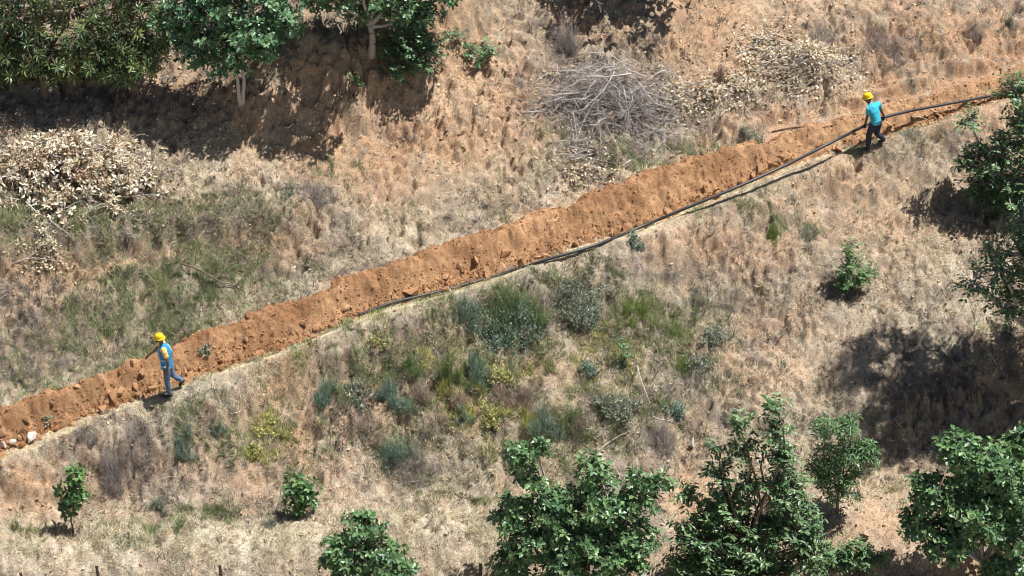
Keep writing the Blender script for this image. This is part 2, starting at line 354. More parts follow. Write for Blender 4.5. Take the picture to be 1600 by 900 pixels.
# ------------------------------------------------------------------ ground: one sheet to the horizon, fine where it is seen
def spread(a, lo, hi, far, n):
    t = np.linspace(0, 1, n+1)[1:]**2.6
    return np.concatenate([(lo-far*t)[::-1], a, hi+far*t])
xs = spread(np.linspace(GX[0], GX[-1], 720), GX[0], GX[-1], 900, 18); ys = spread(np.linspace(GY[0], GY[-1], 480), GY[0], GY[-1], 900, 18)
X, Y = np.meshgrid(xs, ys); Z = ground_z(X, Y)
nx, ny = len(xs), len(ys)
_fx, _fy = project(np.clip(X, -16, 16), np.clip(Y, -9, 12), np.zeros_like(X))
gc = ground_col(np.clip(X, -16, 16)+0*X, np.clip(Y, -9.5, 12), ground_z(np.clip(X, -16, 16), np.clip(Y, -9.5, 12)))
idx = np.arange(nx*ny).reshape(ny, nx)
F = np.stack([idx[:-1, :-1].ravel(), idx[:-1, 1:].ravel(), idx[1:, 1:].ravel(), idx[1:, :-1].ravel()], 1)
me = mesh_np('ground', np.stack([X.ravel(), Y.ravel(), Z.ravel()], 1), F, gc.reshape(-1, 3), True)
ground = obj('ground', me, M_GROUND, kind='structure', label='dry sunlit hillside of orange earth and parched grass')

# ------------------------------------------------------------------ soil mound over the trench
def strip(name, px0, px1, npx, f0, f1, nf, zfun, cfun, mat, label, fcurve=None):
    P, Fv = np.meshgrid(np.linspace(px0, px1, npx), np.linspace(f0, f1, nf))
    u = up_y(P); l = lo_y(P); py = u+Fv*(l-u)
    x, y = mean_slope_point(P, py)
    z = zfun(x, y); c = cfun(x, y, z, Fv)
    id2 = np.arange(P.size).reshape(P.shape)
    F = np.stack([id2[1:, :-1].ravel(), id2[1:, 1:].ravel(), id2[:-1, 1:].ravel(), id2[:-1, :-1].ravel()], 1)
    return obj(name, mesh_np(name, np.stack([x.ravel(), y.ravel(), z.ravel()], 1), F, c.reshape(-1, 3), True), mat, kind='structure', label=label)
def mound_z(x, y):
    z, fe = soil_z(x, y)
    z = z+(0.024*fbm(x*16, y*16, 301, 3, 0.65)+0.012*np.abs(vnoise(x*34, y*34, 310)))*(sstep(-0.1, 0.1, fe)*(1-sstep(0.9, 1.05, fe)))
    return z
def mound_c(x, y, z, f):
    n = fbm(x*1.5, y*1.5, 321, 4, 0.6); n2 = fbm(x*9, y*9, 331, 3, 0.7); n3 = fbm(x*0.35, y*0.35, 341, 2)
    px, py = project(x, y, z)
    c = np.array((0.36, 0.205, 0.106))*(1+0.34*n+0.32*n2)[..., None]
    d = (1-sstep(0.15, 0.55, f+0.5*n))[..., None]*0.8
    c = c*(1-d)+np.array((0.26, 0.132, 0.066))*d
    damp = (sstep(0.05, 0.35, fbm(x*0.9, y*0.9, 351, 4, 0.65))*0.5)[..., None]; c = c*(1-damp)+np.array((0.27, 0.14, 0.07))*damp
    pale = (sstep(0.1, 0.5, n+n2*0.4)*0.45)[..., None]; c = c*(1-pale)+np.array((0.48, 0.285, 0.15))*pale
    r = (sstep(1080, 1250, px)*0.75)[..., None]; c = c*(1-r)+np.array((0.41, 0.245, 0.135))*(1+0.35*n2[..., None])*r
    return np.clip(c, 0.02, 0.8)
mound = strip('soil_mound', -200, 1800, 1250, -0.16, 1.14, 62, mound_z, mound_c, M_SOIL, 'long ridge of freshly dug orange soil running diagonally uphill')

# trodden path along the foot of the mound
def path_strip():
    P, Gv = np.meshgrid(np.linspace(-260, 1345, 900), np.linspace(-6, 40, 24))
    wn_ = 1+0.35*fbm(P*0.012, P*0+3.3, 401, 3)-0.3*sstep(900, 1300, P)
    x, y = mean_slope_point(P, lo_y(P)+Gv*wn_); e = np.minimum(sstep(-6, -1, Gv), 1-sstep(26, 40, Gv))
    z = ground_z(x, y)+0.02*e-0.03*(1-e)+0.012*fbm(x*9, y*9, 402, 3)
    n = fbm(x*2.2, y*2.2, 403, 4, 0.65)[..., None]; n2 = fbm(x*14, y*14, 404, 3, 0.7)[..., None]; gr = np.clip(flook(F_GREEN, *project(x, y, z))[..., None]*0.8+0.5*n, 0, 0.7)
    c = np.array((0.47, 0.375, 0.245))*(1+0.4*n+0.35*n2); c = c*(1-gr)+np.array((0.36, 0.36, 0.22))*gr
    id2 = np.arange(P.size).reshape(P.shape)
    F = np.stack([id2[1:, :-1].ravel(), id2[1:, 1:].ravel(), id2[:-1, 1:].ravel(), id2[:-1, :-1].ravel()], 1)
    return obj('path', mesh_np('path', np.stack([x.ravel(), y.ravel(), z.ravel()], 1), F, np.clip(c, 0.02, 0.8).reshape(-1, 3), True), M_GROUND, kind='structure', label='narrow pale trodden path along the foot of the soil mound')
path_strip()

# clods on the mound: the large ones one by one, the crumbs as one mass
def clod_spot(n, seed, lowbias):
    r = np.random.default_rng(seed); px = np.where(r.random(n) < 0.86, r.uniform(-30, 1240, n), r.uniform(1240, 1620, n))
    f = np.where(r.random(n) < lowbias, r.normal(0.92, 0.11, n), r.uniform(0.0, 1.0, n)); f = np.clip(f, 0.0, 1.14)
    py = up_y(px)+f*(lo_y(px)-up_y(px)); x, y = mean_slope_point(px, py)
    return x, y, f
clod_v = []
for i in range(9):
    V, F, c = hull_mesh('clod', 13, 500+i, 0.75, np.array((0.39, 0.212, 0.105))*(0.8+0.06*i) if i < 7 else np.array((0.47, 0.28, 0.16)))
    mm = mesh_np('clod', V, F, c); mm.materials.append(M_CLOD); clod_v.append(mm)
x, y, f = clod_spot(295, 41, 0.82)
for i in range(len(x)):
    s = (0.036+0.105*rng.random()**2.2)*(1.0 if f[i] > 0.6 else 0.7)
    if rng.random() < 0.05: s *= 1.35
    o = obj('clod', clod_v[rng.integers(9)], None, mound)
    o.location = (x[i], y[i], float(hz(x[i], y[i]))+s*0.25); o.rotation_euler = tuple(rng.uniform(-3, 3, 3)); o.scale = (s*rng.uniform(0.9, 1.6), s*rng.uniform(0.8, 1.2), s)
g = Geo(); x, y, f = clod_spot(8000, 43, 0.6)
n = len(x); z = hz(x, y); s = 0.008+0.034*rng.random(n)**2.6
V, F, c = hull_mesh('c', 8, 900)
col = np.array((0.37, 0.195, 0.094))*rng.uniform(0.6, 1.3, (n, 1))
scatter_tmpl(g, V, F, np.stack([x, y, z+s*0.3], 1), rng.normal(size=(n, 3)), rng.normal(size=(n, 3)), s, col)
obj('crumbled_soil', g.mesh('crumbled_soil'), M_CLOD, mound, kind='stuff')

# ------------------------------------------------------------------ ground cover (countless: stuff)
def cand(n, seed):
    r = np.random.default_rng(seed)
    px = r.uniform(-140, 1740, n); py = r.uniform(-120, 1010, n)
    x, y = mean_slope_point(px, py)
    x = np.clip(x, GX[0], GX[-1]); y = np.clip(y, GY[0], GY[-1])
    z = hz(x, y); ppx, ppy = project(x, y, z); fe = look(FE, x, y)
    return r, x, y, z, ppx, ppy, fe
def trod(px, py):
    v = py-lo_y(px); return 1-0.85*sstep(-4, 4, v)*(1-sstep(14, 30, v))
BLADE = np.array([(-0.5, 0, 0), (0.5, 0, 0), (0.12, 1, 0.0)]); BF = np.array([(0, 1, 2)])
BENT = np.array([(-0.5, 0, 0), (0.5, 0, 0), (0.38, 0.55, 0.14), (-0.38, 0.55, 0.14), (0, 1, -0.10)]); BENTF = np.array([(0, 1, 2), (0, 2, 3), (3, 2, 4)])
LITT = np.array([(0, -0.5, 0), (0.32, 0.0, 0.12), (0, 0.5, 0.03), (-0.32, 0.0, 0.16)]); LITF = np.array([(0, 1, 2), (0, 2, 3)])
UPN = np.array([-0.14*-1, -0.5, 1.0]); UPN = UPN/np.linalg.norm(UPN)
def blades(name, n, seed, dens, pal, length, width, lean, label, clump=0.5, floor=0.5):
    """n samples drawn where the density map says the grass grows, then thinned into clumps"""
    r = np.random.default_rng(seed)
    dm = np.clip(dens(_fpx, _fpy, 0, 0), 0, 1)*((_fpx > -140) & (_fpx < 1740) & (_fpy > -120) & (_fpy < 1010))
    cs = np.cumsum(dm.ravel()); ci = np.searchsorted(cs, r.random(n)*cs[-1])
    px = _fpx.ravel()[ci]+r.uniform(-2, 2, n); py = _fpy.ravel()[ci]+r.uniform(-2, 2, n)
    x, y = mean_slope_point(px, py)
    j1 = vnoise(x*1.1, y*1.1, 203); j2 = vnoise(x*3.1, y*3.1, 204)
    x = np.clip(x+0.45*j1+0.2*j2, GX[0], GX[-1]); y = np.clip(y+0.35*j2-0.2*j1, GY[0], GY[-1])
    z = hz(x, y); fe = look(FE, x, y)
    k = ~((fe > -0.02) & (fe < 1.03)); x, y, z = x[k], y[k], z[k]
    pq, pr = project(x, y, z); k = r.random(len(x)) < 0.5+0.5*trod(pq, pr); x, y, z = x[k], y[k], z[k]
    n2 = fbm(x*3.4, y*3.4, seed+5, 2, 0.65); n3 = fbm(x*8, y*8, seed+9, 2)
    k = r.random(len(x)) < np.clip(floor+clump*2.6*n2+clump*2.2*n3, 0, 1.3)
    x, y, z, n2, n3 = x[k], y[k], z[k], n2[k], n3[k]; m = len(x)
    ang = 6.283*vnoise(x*2.2, y*2.2, seed+3)*2+r.normal(0, 0.9, m)
    L = length*(0.45+1.1*r.random(m)**1.5)*(0.8+0.9*np.clip(n2+n3, -0.4, 0.7))
    el = np.clip(r.normal(lean, 0.35, m), 0.05, 1.5)
    D = np.stack([np.cos(ang)*np.cos(el), np.sin(ang)*np.cos(el), np.sin(el)], 1); D[:, 2] += -0.14*D[:, 0]+0.5*D[:, 1]*np.cos(el)
    N = r.normal(size=(m, 3))*0.8+UPN
    C = np.asarray(pal)[r.integers(0, len(pal), m)]*(0.5+0.85*r.random((m, 1)))*(1+0.6*n2[:, None])
    S = np.stack([np.full(m, width)*(0.6+0.8*r.random(m)), L, L], 1)
    g = Geo(); scatter_tmpl(g, BLADE, BF, np.stack([x, y, z-0.005], 1), D, N, S, np.clip(C, 0.01, 0.8))
    print(name, m)
    return obj(name, g.mesh(name), M_GRASS, kind='stuff', label=label)
STRAWP = [(0.62, 0.535, 0.365), (0.55, 0.46, 0.30), (0.70, 0.625, 0.465), (0.40, 0.33, 0.215), (0.50, 0.445, 0.31)]
GREENP = [(0.19, 0.255, 0.10), (0.26, 0.315, 0.135), (0.14, 0.19, 0.075), (0.31, 0.33, 0.17), (0.42, 0.39, 0.25), (0.34, 0.31, 0.20)]
DEADP = [(0.15, 0.125, 0.11), (0.26, 0.22, 0.19), (0.10, 0.08, 0.068), (0.34, 0.29, 0.24), (0.19, 0.145, 0.12)]
blades('dry_grass', 520000, 1001, lambda px, py, x, y: (0.3+0.7*trod(px, py))*np.clip(0.16+0.85*flook(F_STRAW, px, py)-0.5*flook(F_BARE, px, py)-0.35*flook(F_GREEN, px, py), 0.02, 1), STRAWP, 0.10, 0.0105, 0.32, 'pale parched grass covering most of the slope', 0.5, 0.5)
blades('green_grass', 260000, 1101, lambda px, py, x, y: np.clip(1.25*flook(F_GREEN, px, py)-0.10, 0.008, 1), GREENP, 0.14, 0.011, 0.9, 'patches of green and olive grass on the slope', 0.42, 0.6)
blades('dead_grass', 620000, 1201, lambda px, py, x, y: trod(px, py)*np.clip(0.25+0.8*flook(F_DEAD_SHADE, px, py)-0.34*flook(F_BARE, px, py)-0.26*flook(F_STRAW, px, py), 0.02, 1), DEADP, 0.105, 0.0095, 0.5, 'withered grey brown grass in matted patches', 0.6, 0.4)
blades('yellow_grass', 36000, 1301, lambda px, py, x, y: 1.1*flook(F_YEL, px, py)-0.08, [(0.42, 0.40, 0.12), (0.34, 0.36, 0.10), (0.55, 0.48, 0.20)], 0.13, 0.011, 0.9, 'yellow green grass among the weeds of the lower slope', 0.4)
# fallen dry leaves and twigs
def litter(name, n, seed, dens, pal, size, mat, label):
    r, x, y, z, px, py, fe = cand(n, seed)
    n2 = fbm(x*2.4, y*2.4, seed+5, 3, 0.65)
    d = dens(px+25*n2, py+20*n2)*np.clip(0.55+2.0*n2, 0, 1.2); d = np.where((fe > -0.02) & (fe < 1.03), 0, d)
    k = r.random(n) < d; x, y, z = x[k], y[k], z[k]; m = len(x)
    D = r.normal(size=(m, 3)); D[:, 2] *= 0.35; N = UPN+r.normal(size=(m, 3))*0.45
    C = np.asarray(pal)[r.integers(0, len(pal), m)]*(0.75+0.45*r.random((m, 1)))
    g = Geo(); scatter_tmpl(g, LITT, LITF, np.stack([x, y, z+0.012+0.03*r.random(m)], 1), D, N, size*(0.5+r.random(m)), C)
    return obj(name, g.mesh(name), mat, kind='stuff', label=label)
litter('fallen_leaves', 70000, 1401, lambda px, py: 0.02+0.75*flook(F_LITTER, px, py), [(0.58, 0.46, 0.29), (0.64, 0.54, 0.38), (0.45, 0.31, 0.18), (0.34, 0.22, 0.13)], 0.075, M_DRYLEAF, 'fallen pale dry leaves strewn over the upper slope')
r, x, y, z, px, py, fe = cand(42000, 1501)
n2 = fbm(x*2.0, y*2.0, 1511, 3, 0.6)
k = (r.random(len(x)) < np.clip(0.12+0.5*flook(F_BARE, px, py)+n2*0.6, 0.02, 1)) & ~((fe > -0.02) & (fe < 1.03))
x, y, z = x[k], y[k], z[k]; m = len(x); s = 0.008+0.05*r.random(m)**3.0
V, F, c = hull_mesh('c', 8, 901)
g = Geo(); scatter_tmpl(g, V, F, np.stack([x, y, z+s*0.2], 1), r.normal(size=(m, 3)), r.normal(size=(m, 3)), s, np.array((0.44, 0.29, 0.18))*r.uniform(0.5, 1.3, (m, 1)))
obj('scattered_gravel', g.mesh('scattered_gravel'), M_CLOD, kind='stuff', label='small stones and crumbs of earth scattered over the slope')

# tussocks: radiating clumps of grass, far too many to count
def tussocks(name, n, seed, dens, pal, hgt, rad, label, nb=34, width=0.010, lean=0.95):
    r, x, y, z, px, py, fe = cand(n, seed)
    n2 = fbm(x*1.2, y*1.2, seed+5, 3, 0.65)
    d = dens(px+25*n2, py+20*n2)*np.clip(0.6+2.2*n2, 0, 1.2); d = np.where((fe > -0.06) & (fe < 1.06), 0, d)
    k = r.random(n) < d; x, y, z = x[k], y[k], z[k]; m = len(x); q = m*nb
    sz = np.repeat(0.5+1.0*r.random(m)**1.6, nb); cx = np.repeat(x, nb); cy = np.repeat(y, nb)
    a = r.uniform(0, 6.283, q); rr = np.sqrt(r.random(q))*rad*sz
    bx = cx+np.cos(a)*rr; by = cy+np.sin(a)*rr; bz = hz(bx, by)
    el = np.clip(r.normal(lean, 0.3, q), 0.1, 1.5); a2 = a+r.normal(0, 0.5, q)
    D = np.stack([np.cos(a2)*np.cos(el), np.sin(a2)*np.cos(el), np.sin(el)], 1)
    L = hgt*sz*(0.5+0.8*r.random(q))
    base = np.repeat(np.asarray(pal)[r.integers(0, len(pal), m)]*(0.55+0.95*r.random((m, 1))), nb, axis=0)
    C = base*(0.7+0.6*r.random((q, 1)))
    g = Geo(); scatter_tmpl(g, BLADE, BF, np.stack([bx, by, bz-0.01], 1), D, r.normal(size=(q, 3)), np.stack([width*(0.7+0.8*r.random(q)), L, L], 1), C)
    return obj(name, g.mesh(name), M_GRASS, kind='stuff', label=label)
tussocks('dead_tussocks', 24000, 1601, lambda px, py: trod(px, py)*np.clip(0.20-0.14*flook(F_STRAW, px, py)-0.2*flook(F_BARE, px, py)+0.8*flook(F_DEAD_SHADE, px, py), 0, 1), DEADP[:4]+[(0.3, 0.22, 0.2)], 0.14, 0.075, 'withered grey brown tufts dotted over the slope', 22)
tussocks('straw_tussocks', 11000, 1701, lambda px, py: trod(px, py)*np.clip(0.12+0.5*flook(F_STRAW, px, py)-0.3*flook(F_BARE, px, py), 0, 1), STRAWP, 0.17, 0.085, 'bleached straw tufts dotted over the slope', 26)
tussocks('green_tussocks', 13000, 1801, lambda px, py: trod(px, py)*np.clip(0.03+0.8*flook(F_GREEN, px, py), 0, 1), GREENP[:4]+[(0.13, 0.19, 0.11)], 0.20, 0.085, 'green grass tufts growing in patches on the slope', 26)
# ------------------------------------------------------------------ leaves, trees and saplings
def leaf_fig():
    # palmate leaf with lobes, folded along the midrib; x width, y length, z normal
    pts = [(0.0, 0.0, 0.0), (0.34, 0.26, 0.09), (0.19, 0.40, 0.04), (0.33, 0.74, 0.05), (0.0, 1.12, -0.16)]
    V = pts+[(-a, b, c) for a, b, c in pts[1:-1]]+[(0.0, 0.5, -0.03)]
    c = 8; ring = [0, 1, 2, 3, 4, 7, 6, 5]
    F = [(c, ring[i], ring[(i+1) % 8]) for i in range(8)]
    return np.array(V), np.array(F)
def leaf_long(w=0.16, droop=0.22):
    V = [(0, 0, 0), (w, 0.38, 0.05), (0, 0.36, -0.02), (-w, 0.38, 0.05), (w*0.75, 0.72, -droop*0.4+0.03), (0, 0.70, -droop*0.45), (-w*0.75, 0.72, -droop*0.4+0.03), (0, 1.0, -droop)]
    F = [(0, 1, 2), (0, 2, 3), (1, 4, 5), (1, 5, 2), (2, 5, 6), (2, 6, 3), (4, 7, 5), (5, 7, 6)]
    return np.array(V), np.array(F)
FIG = leaf_fig(); CHEST = leaf_long(0.115, 0.30); OVAL = leaf_long(0.24, 0.16); NARROW = leaf_long(0.19, 0.2)
LEAFMESH = {}
def leaf_meshes(kind, T, pal):
    key = (kind, tuple(map(tuple, pal)))
    if key not in LEAFMESH:
        out = []
        for i, c in enumerate(pal):
            me = mesh_np('leaf', T[0], T[1], np.tile(np.asarray(c), (len(T[0]), 1)), False); me.materials.append(M_LEAF); out.append(me)
        LEAFMESH[key] = out
    return LEAFMESH[key]
P_FIG = [(0.096, 0.186, 0.07), (0.136, 0.241, 0.095), (0.067, 0.145, 0.057), (0.192, 0.304, 0.119)]
P_FIGB = [(0.093, 0.193, 0.089), (0.136, 0.248, 0.119), (0.064, 0.145, 0.07), (0.192, 0.31, 0.149)]
P_CHE = [(0.105, 0.165, 0.058), (0.075, 0.130, 0.050), (0.25, 0.29, 0.10), (0.060, 0.105, 0.042), (0.13, 0.19, 0.065)]
P_WAL = [(0.088, 0.166, 0.068), (0.136, 0.228, 0.092), (0.064, 0.127, 0.054), (0.184, 0.276, 0.111)]
P_YNG = [(0.11, 0.21, 0.065), (0.085, 0.17, 0.055), (0.16, 0.27, 0.09), (0.065, 0.14, 0.05)]
TOCAM = unit(CAM-np.zeros(3))

def ppm(P):                                                        # pixels per metre at a point
    return FPX/((P-CAM)@FWD)

def rosettes(style, n_ros, blob_list, pal, size):
    """leaf arrays (P, D, N, S, colour index) for rosettes spread through ellipsoid blobs; also twig tips"""
    P = []; D = []; N = []; S = []; K = []; tips = []
    vol = np.array([b[1]**2 for b in blob_list]); vol = vol/vol.sum()
    for (c, R, sq), w in zip(blob_list, vol):
        n = max(3, int(round(n_ros*w)))
        d = unit(rng.normal(size=(n, 3))); rr = R*(0.35+0.70*rng.random((n, 1))**0.55)
        lump = 1+0.28*np.sin(d[:, :1]*5+c[0])*np.cos(d[:, 2:]*4+d[:, 1:2]*3)
        t = c+d*rr*lump*np.array([1, 1, sq])
        out = unit(d+np.array([0, 0, 0.75])+rng.normal(size=(n, 3))*0.3)
        for i in range(n):
            tips.append((t[i], c, out[i]))
            if style in ('fig', 'chestnut'):
                k = rng.integers(5, 8) if style == 'fig' else rng.integers(8, 12)
                a = np.arange(k)*2.4+rng.uniform(0, 6); o = out[i]
                A = unit(np.cross(o, np.array([0.3, 0.5, 0.2]))); B = np.cross(o, A)
                tilt = (np.linspace(0.15, 1.0, k) if style == 'fig' else np.linspace(0.25, 0.75, k))[:, None]
                rad = np.cos(a)[:, None]*A+np.sin(a)[:, None]*B
                dd = unit(rad*(1.15-tilt*0.55)+o*tilt*0.75+np.array([0, 0, -0.25 if style == 'fig' else -0.05]))
                nn = unit(o*1.1+rad*(-0.2)+rng.normal(size=(k, 3))*0.25)
                pp = t[i]+o*np.linspace(-0.10, 0.03, k)[:, None]*size*2.0+rad*size*0.12
                ss = size*rng.uniform(0.65, 1.15, k)
            else:                                                  # leaves alternating along a drooping shoot
                k = rng.integers(9, 14); s = np.linspace(0, 1, k)[:, None]; o = out[i]
                A = unit(np.cross(o, np.array([0.2, 0.1, 1.0]))+1e-6); sgn = np.where(np.arange(k) % 2 == 0, 1, -1)[:, None]
                sh = size*(3.4 if style == 'walnut' else 3.0)
                pp = t[i]+o*(s-0.5)*sh+np.array([0, 0, -0.25])*(s**2)*sh
                dd = unit(A*sgn*0.9+o*0.55+np.array([0, 0, -0.35])+rng.normal(size=(k, 3))*0.25)
                nn = unit(np.array([0, 0, 1.0])+o*0.3+rng.normal(size=(k, 3))*0.35)
                ss = size*rng.uniform(0.7, 1.15, k)
            P.append(pp); D.append(dd); N.append(nn); S.append(ss); K.append(np.where(rng.random(k) < 0.6, rng.integers(0, len(pal)), rng.integers(0, len(pal), k)))
    return np.concatenate(P), np.concatenate(D), np.concatenate(N), np.concatenate(S), np.concatenate(K), tips

def tree(name, base, blobs, style, n_ros, size, pal, label, cat='tree', trunk_r=0.07, bark=(0.33, 0.29, 0.25), parts=0, trunk_top=None, stems=1, group=None):
    """base: pixel of the foot or a point; blobs: (px, py, radius px, depth offset m, squash)"""
    B = at(*base) if len(base) == 2 else np.asarray(base, float)
    bl = []
    for b in blobs:
        dy = b[3] if len(b) > 3 else 0
        c = ray_y(b[0], b[1], at(*dy)[1] if isinstance(dy, tuple) else B[1]+dy); bl.append((c, b[2]/ppm(c), b[4] if len(b) > 4 else 0.85))
    root = thing(name, B, label, cat, group)
    cen = np.mean([b[0] for b in bl], axis=0)
    low = min(b[0][2]-b[1]*b[2]*0.6 for b in bl)
    g = Geo(); gl = []
    if trunk_top is None:
        tt = B+(cen-B)*0.42; tt[2] = max(min(tt[2], low+0.35), B[2]+0.15)
    else: tt = np.asarray(trunk_top, float)
    bk = np.asarray(bark)
    for s in range(stems):
        off = np.array([0.09, 0.02, 0]) if s else np.zeros(3)
        pts = bend(B+off*0.6-np.array([0, 0, 0.08]), tt+off*1.6, 0.03, 8)
        tube(g, pts, np.linspace(trunk_r*1.25, trunk_r*0.75, 8), 8, bk)
    obj('trunk', g.mesh('trunk', B, True), M_BARK, root)
    for c, R, sq in bl:
        gb = Geo(); pts = bend(tt, c, 0.05, 8); tube(gb, pts, np.linspace(trunk_r*0.62, trunk_r*0.22, 8), 6, bk)
        obj('limb', gb.mesh('limb', B, True), M_BARK, root)
    T = {'fig': FIG, 'chestnut': CHEST, 'walnut': OVAL, 'cherry': NARROW}[style]
    P, D, N, S, K, tips = rosettes(style, n_ros, bl, pal, size)
    gt = Geo()
    for t, c, o in tips:
        m = t-o*size*0.8; tube(gt, np.array([c+(t-c)*0.25, (c+t)*0.5-np.array([0, 0, 0.03]), t]), np.array([0.012, 0.009, 0.005])*min(1.3, trunk_r/0.06), 3, bk*0.8, False)
    obj('twigs', gt.mesh('twigs', B), M_BARK, root, kind='stuff')
    keep = np.zeros(len(P), bool)
    if parts:
        px, py = project(P[:, 0], P[:, 1], P[:, 2]); vis = (px > 0) & (px < 1600) & (py > 0) & (py < 900)
        score = (P-cen)@TOCAM/np.std(P-cen)+S/size*1.5+np.abs(N@TOCAM)*1.0+np.where(vis, 0, -50)
        keep[np.argsort(-score)[:min(parts, int(vis.sum()))]] = True
    pc = np.asarray(pal)
    r = ~keep
    gc_ = Geo(); crown = None
    if r.sum():
        scatter_tmpl(gc_, T[0], T[1], P[r], D[r], N[r], S[r], pc[K[r]]*rng.uniform(0.75, 1.25, (r.sum(), 1)))
        crown = obj('crown', gc_.mesh('crown', B), M_LEAF, root, kind='stuff')
    else:
        crown = root
    if parts:
        ms = leaf_meshes(style, T, pal)
        Du = unit(D); W = unit(np.cross(Du, N)); N2 = np.cross(W, Du)
        for i in np.nonzero(keep)[0]:
            o = bpy.data.objects.new('leaf', ms[K[i]]); COL.objects.link(o); o.parent = crown
            q = P[i]-B; s = S[i]
            o.matrix_basis = Matrix(((W[i, 0]*s, Du[i, 0]*s, N2[i, 0]*s, q[0]), (W[i, 1]*s, Du[i, 1]*s, N2[i, 1]*s, q[1]), (W[i, 2]*s, Du[i, 2]*s, N2[i, 2]*s, q[2]), (0, 0, 0, 1)))
    return root

GREY = (0.42, 0.38, 0.34); BROWN = (0.22, 0.16, 0.12)
# upper left
tree('chestnut_tree', (70, 150), [(50, 100, 40, -0.35), (100, 105, 34, -0.35), (-10, 90, 50, -0.2), (155, 60, 44, -0.1), (30, 30, 62, 0.1), (110, 15, 62, 0), (75, 78, 50, -0.3), (20, 85, 40, -0.2), (60, -50, 80, 0.3), (-40, 20, 70, 0), (125, 85, 36, -0.3)], 'chestnut', 760, 0.18, P_CHE, 'large tree with yellowish whorled narrow leaves in the top left corner', trunk_r=0.09, bark=BROWN, parts=300)
tree('chestnut_tree', (205, 140), [(195, 95, 38, -0.35), (245, 60, 34, -0.1), (150, 95, 34, -0.2), (190, 50, 50, -0.1), (225, 88, 36, -0.3), (165, 100, 34, -0.3), (215, 5, 50, 0), (190, -60, 70, 0.3)], 'chestnut', 560, 0.18, P_CHE, 'whorled narrow leaved tree between the corner tree and the fig with a pale trunk', trunk_r=0.07, bark=BROWN, parts=260)
tree('fig_tree', (376, 160), [(330, 30, 52, 0), (390, 50, 46, -0.15), (300, 70, 36, -0.1), (350, 92, 36, -0.25), (410, 10, 46, 0.1), (300, 0, 44, 0.1), (355, -50, 60, 0.2), (425, 75, 22, -0.2), (275, 35, 34, 0), (440, 30, 30, 0)], 'fig', 900, 0.135, P_FIGB, 'fig tree standing on a thin pale leaning trunk in dappled shade', trunk_r=0.042, bark=(0.55, 0.50, 0.45), parts=300, stems=2)
tree('fig_tree', (580, 84), [(500, -8, 34, -0.1), (560, 5, 36, 0.1), (620, 0, 44, 0.3), (660, 22, 34, 0.4), (470, -30, 44, 0), (600, -60, 70, 0.3), (700, -40, 50, 0.4), (540, -70, 60, 0), (570, -25, 46, (490, 205)), (520, -20, 40, (440, 190))], 'fig', 1000, 0.135, P_FIGB, 'dark fig tree with a forked grey limb at the top edge of the hillside', trunk_r=0.08, bark=GREY, parts=220)
tree('walnut_shrub', (640, 122), [(640, 62, 34, -0.05), (662, 90, 26, -0.2), (620, 95, 28, -0.15), (605, 60, 24, 0), (675, 65, 20, -0.1)], 'walnut', 300, 0.10, P_FIGB, 'leafy blue green shrub growing under the dark fig tree', cat='shrub', trunk_r=0.035, bark=BROWN)
tree('walnut_shrub', (748, 96), [(735, 78, 17, 0, .6), (762, 72, 17, 0, .6), (750, 84, 16, -0.1, .6)], 'walnut', 42, 0.09, P_FIGB, 'small low green bush alone on the bare orange bank', cat='shrub', trunk_r=0.02, bark=BROWN)
tree('walnut_shrub', (714, 62), [(713, 50, 11, 0)], 'walnut', 12, 0.08, P_FIGB, 'tiny green seedling just above the low bush on the bare bank', cat='shrub', trunk_r=0.012, bark=BROWN)
tree('walnut_shrub', (558, 132), [(558, 122, 12, 0)], 'walnut', 12, 0.08, P_YNG, 'tiny green seedling at the foot of the bank under the fig', cat='shrub', trunk_r=0.012, bark=BROWN)
# beyond the top edge: its shade falls into the picture
tree('fig_tree', (1010, -15), [(980, -140, 70, -0.3), (1060, -130, 70, 0), (1020, -190, 70, 0), (930, -130, 40, 0)], 'fig', 200, 0.22, P_FIG, 'fig tree just above the top edge that shades the dead shrub', trunk_r=0.08, bark=GREY)
# right edge
tree('walnut_tree', (1640, 330), [(1590, 135, 30, -0.2), (1600, 185, 26, -0.2), (1515, 185, 17, -0.4), (1560, 235, 34, -0.3), (1520, 250, 24, -0.3), (1575, 290, 40, -0.3), (1530, 285, 26, -0.3), (1620, 210, 50, 0.2), (1650, 290, 60, 0.2)], 'walnut', 820, 0.12, P_WAL, 'bushy walnut tree at the right edge near the end of the pipe', trunk_r=0.07, bark=GREY)
tree('walnut_tree', (1660, 640), [(1560, 415, 40, -0.2), (1520, 440, 30, -0.3), (1570, 470, 38, -0.2), (1610, 400, 60, 0), (1640, 470, 70, 0.2), (1700, 420, 100, 0.3), (1660, 340, 70, 0.3), (1720, 520, 80, 0), (1600, 350, 30, 0)], 'walnut', 760, 0.12, P_WAL, 'dark walnut tree at the right edge just above the broad dappled shade', trunk_r=0.10, bark=GREY)
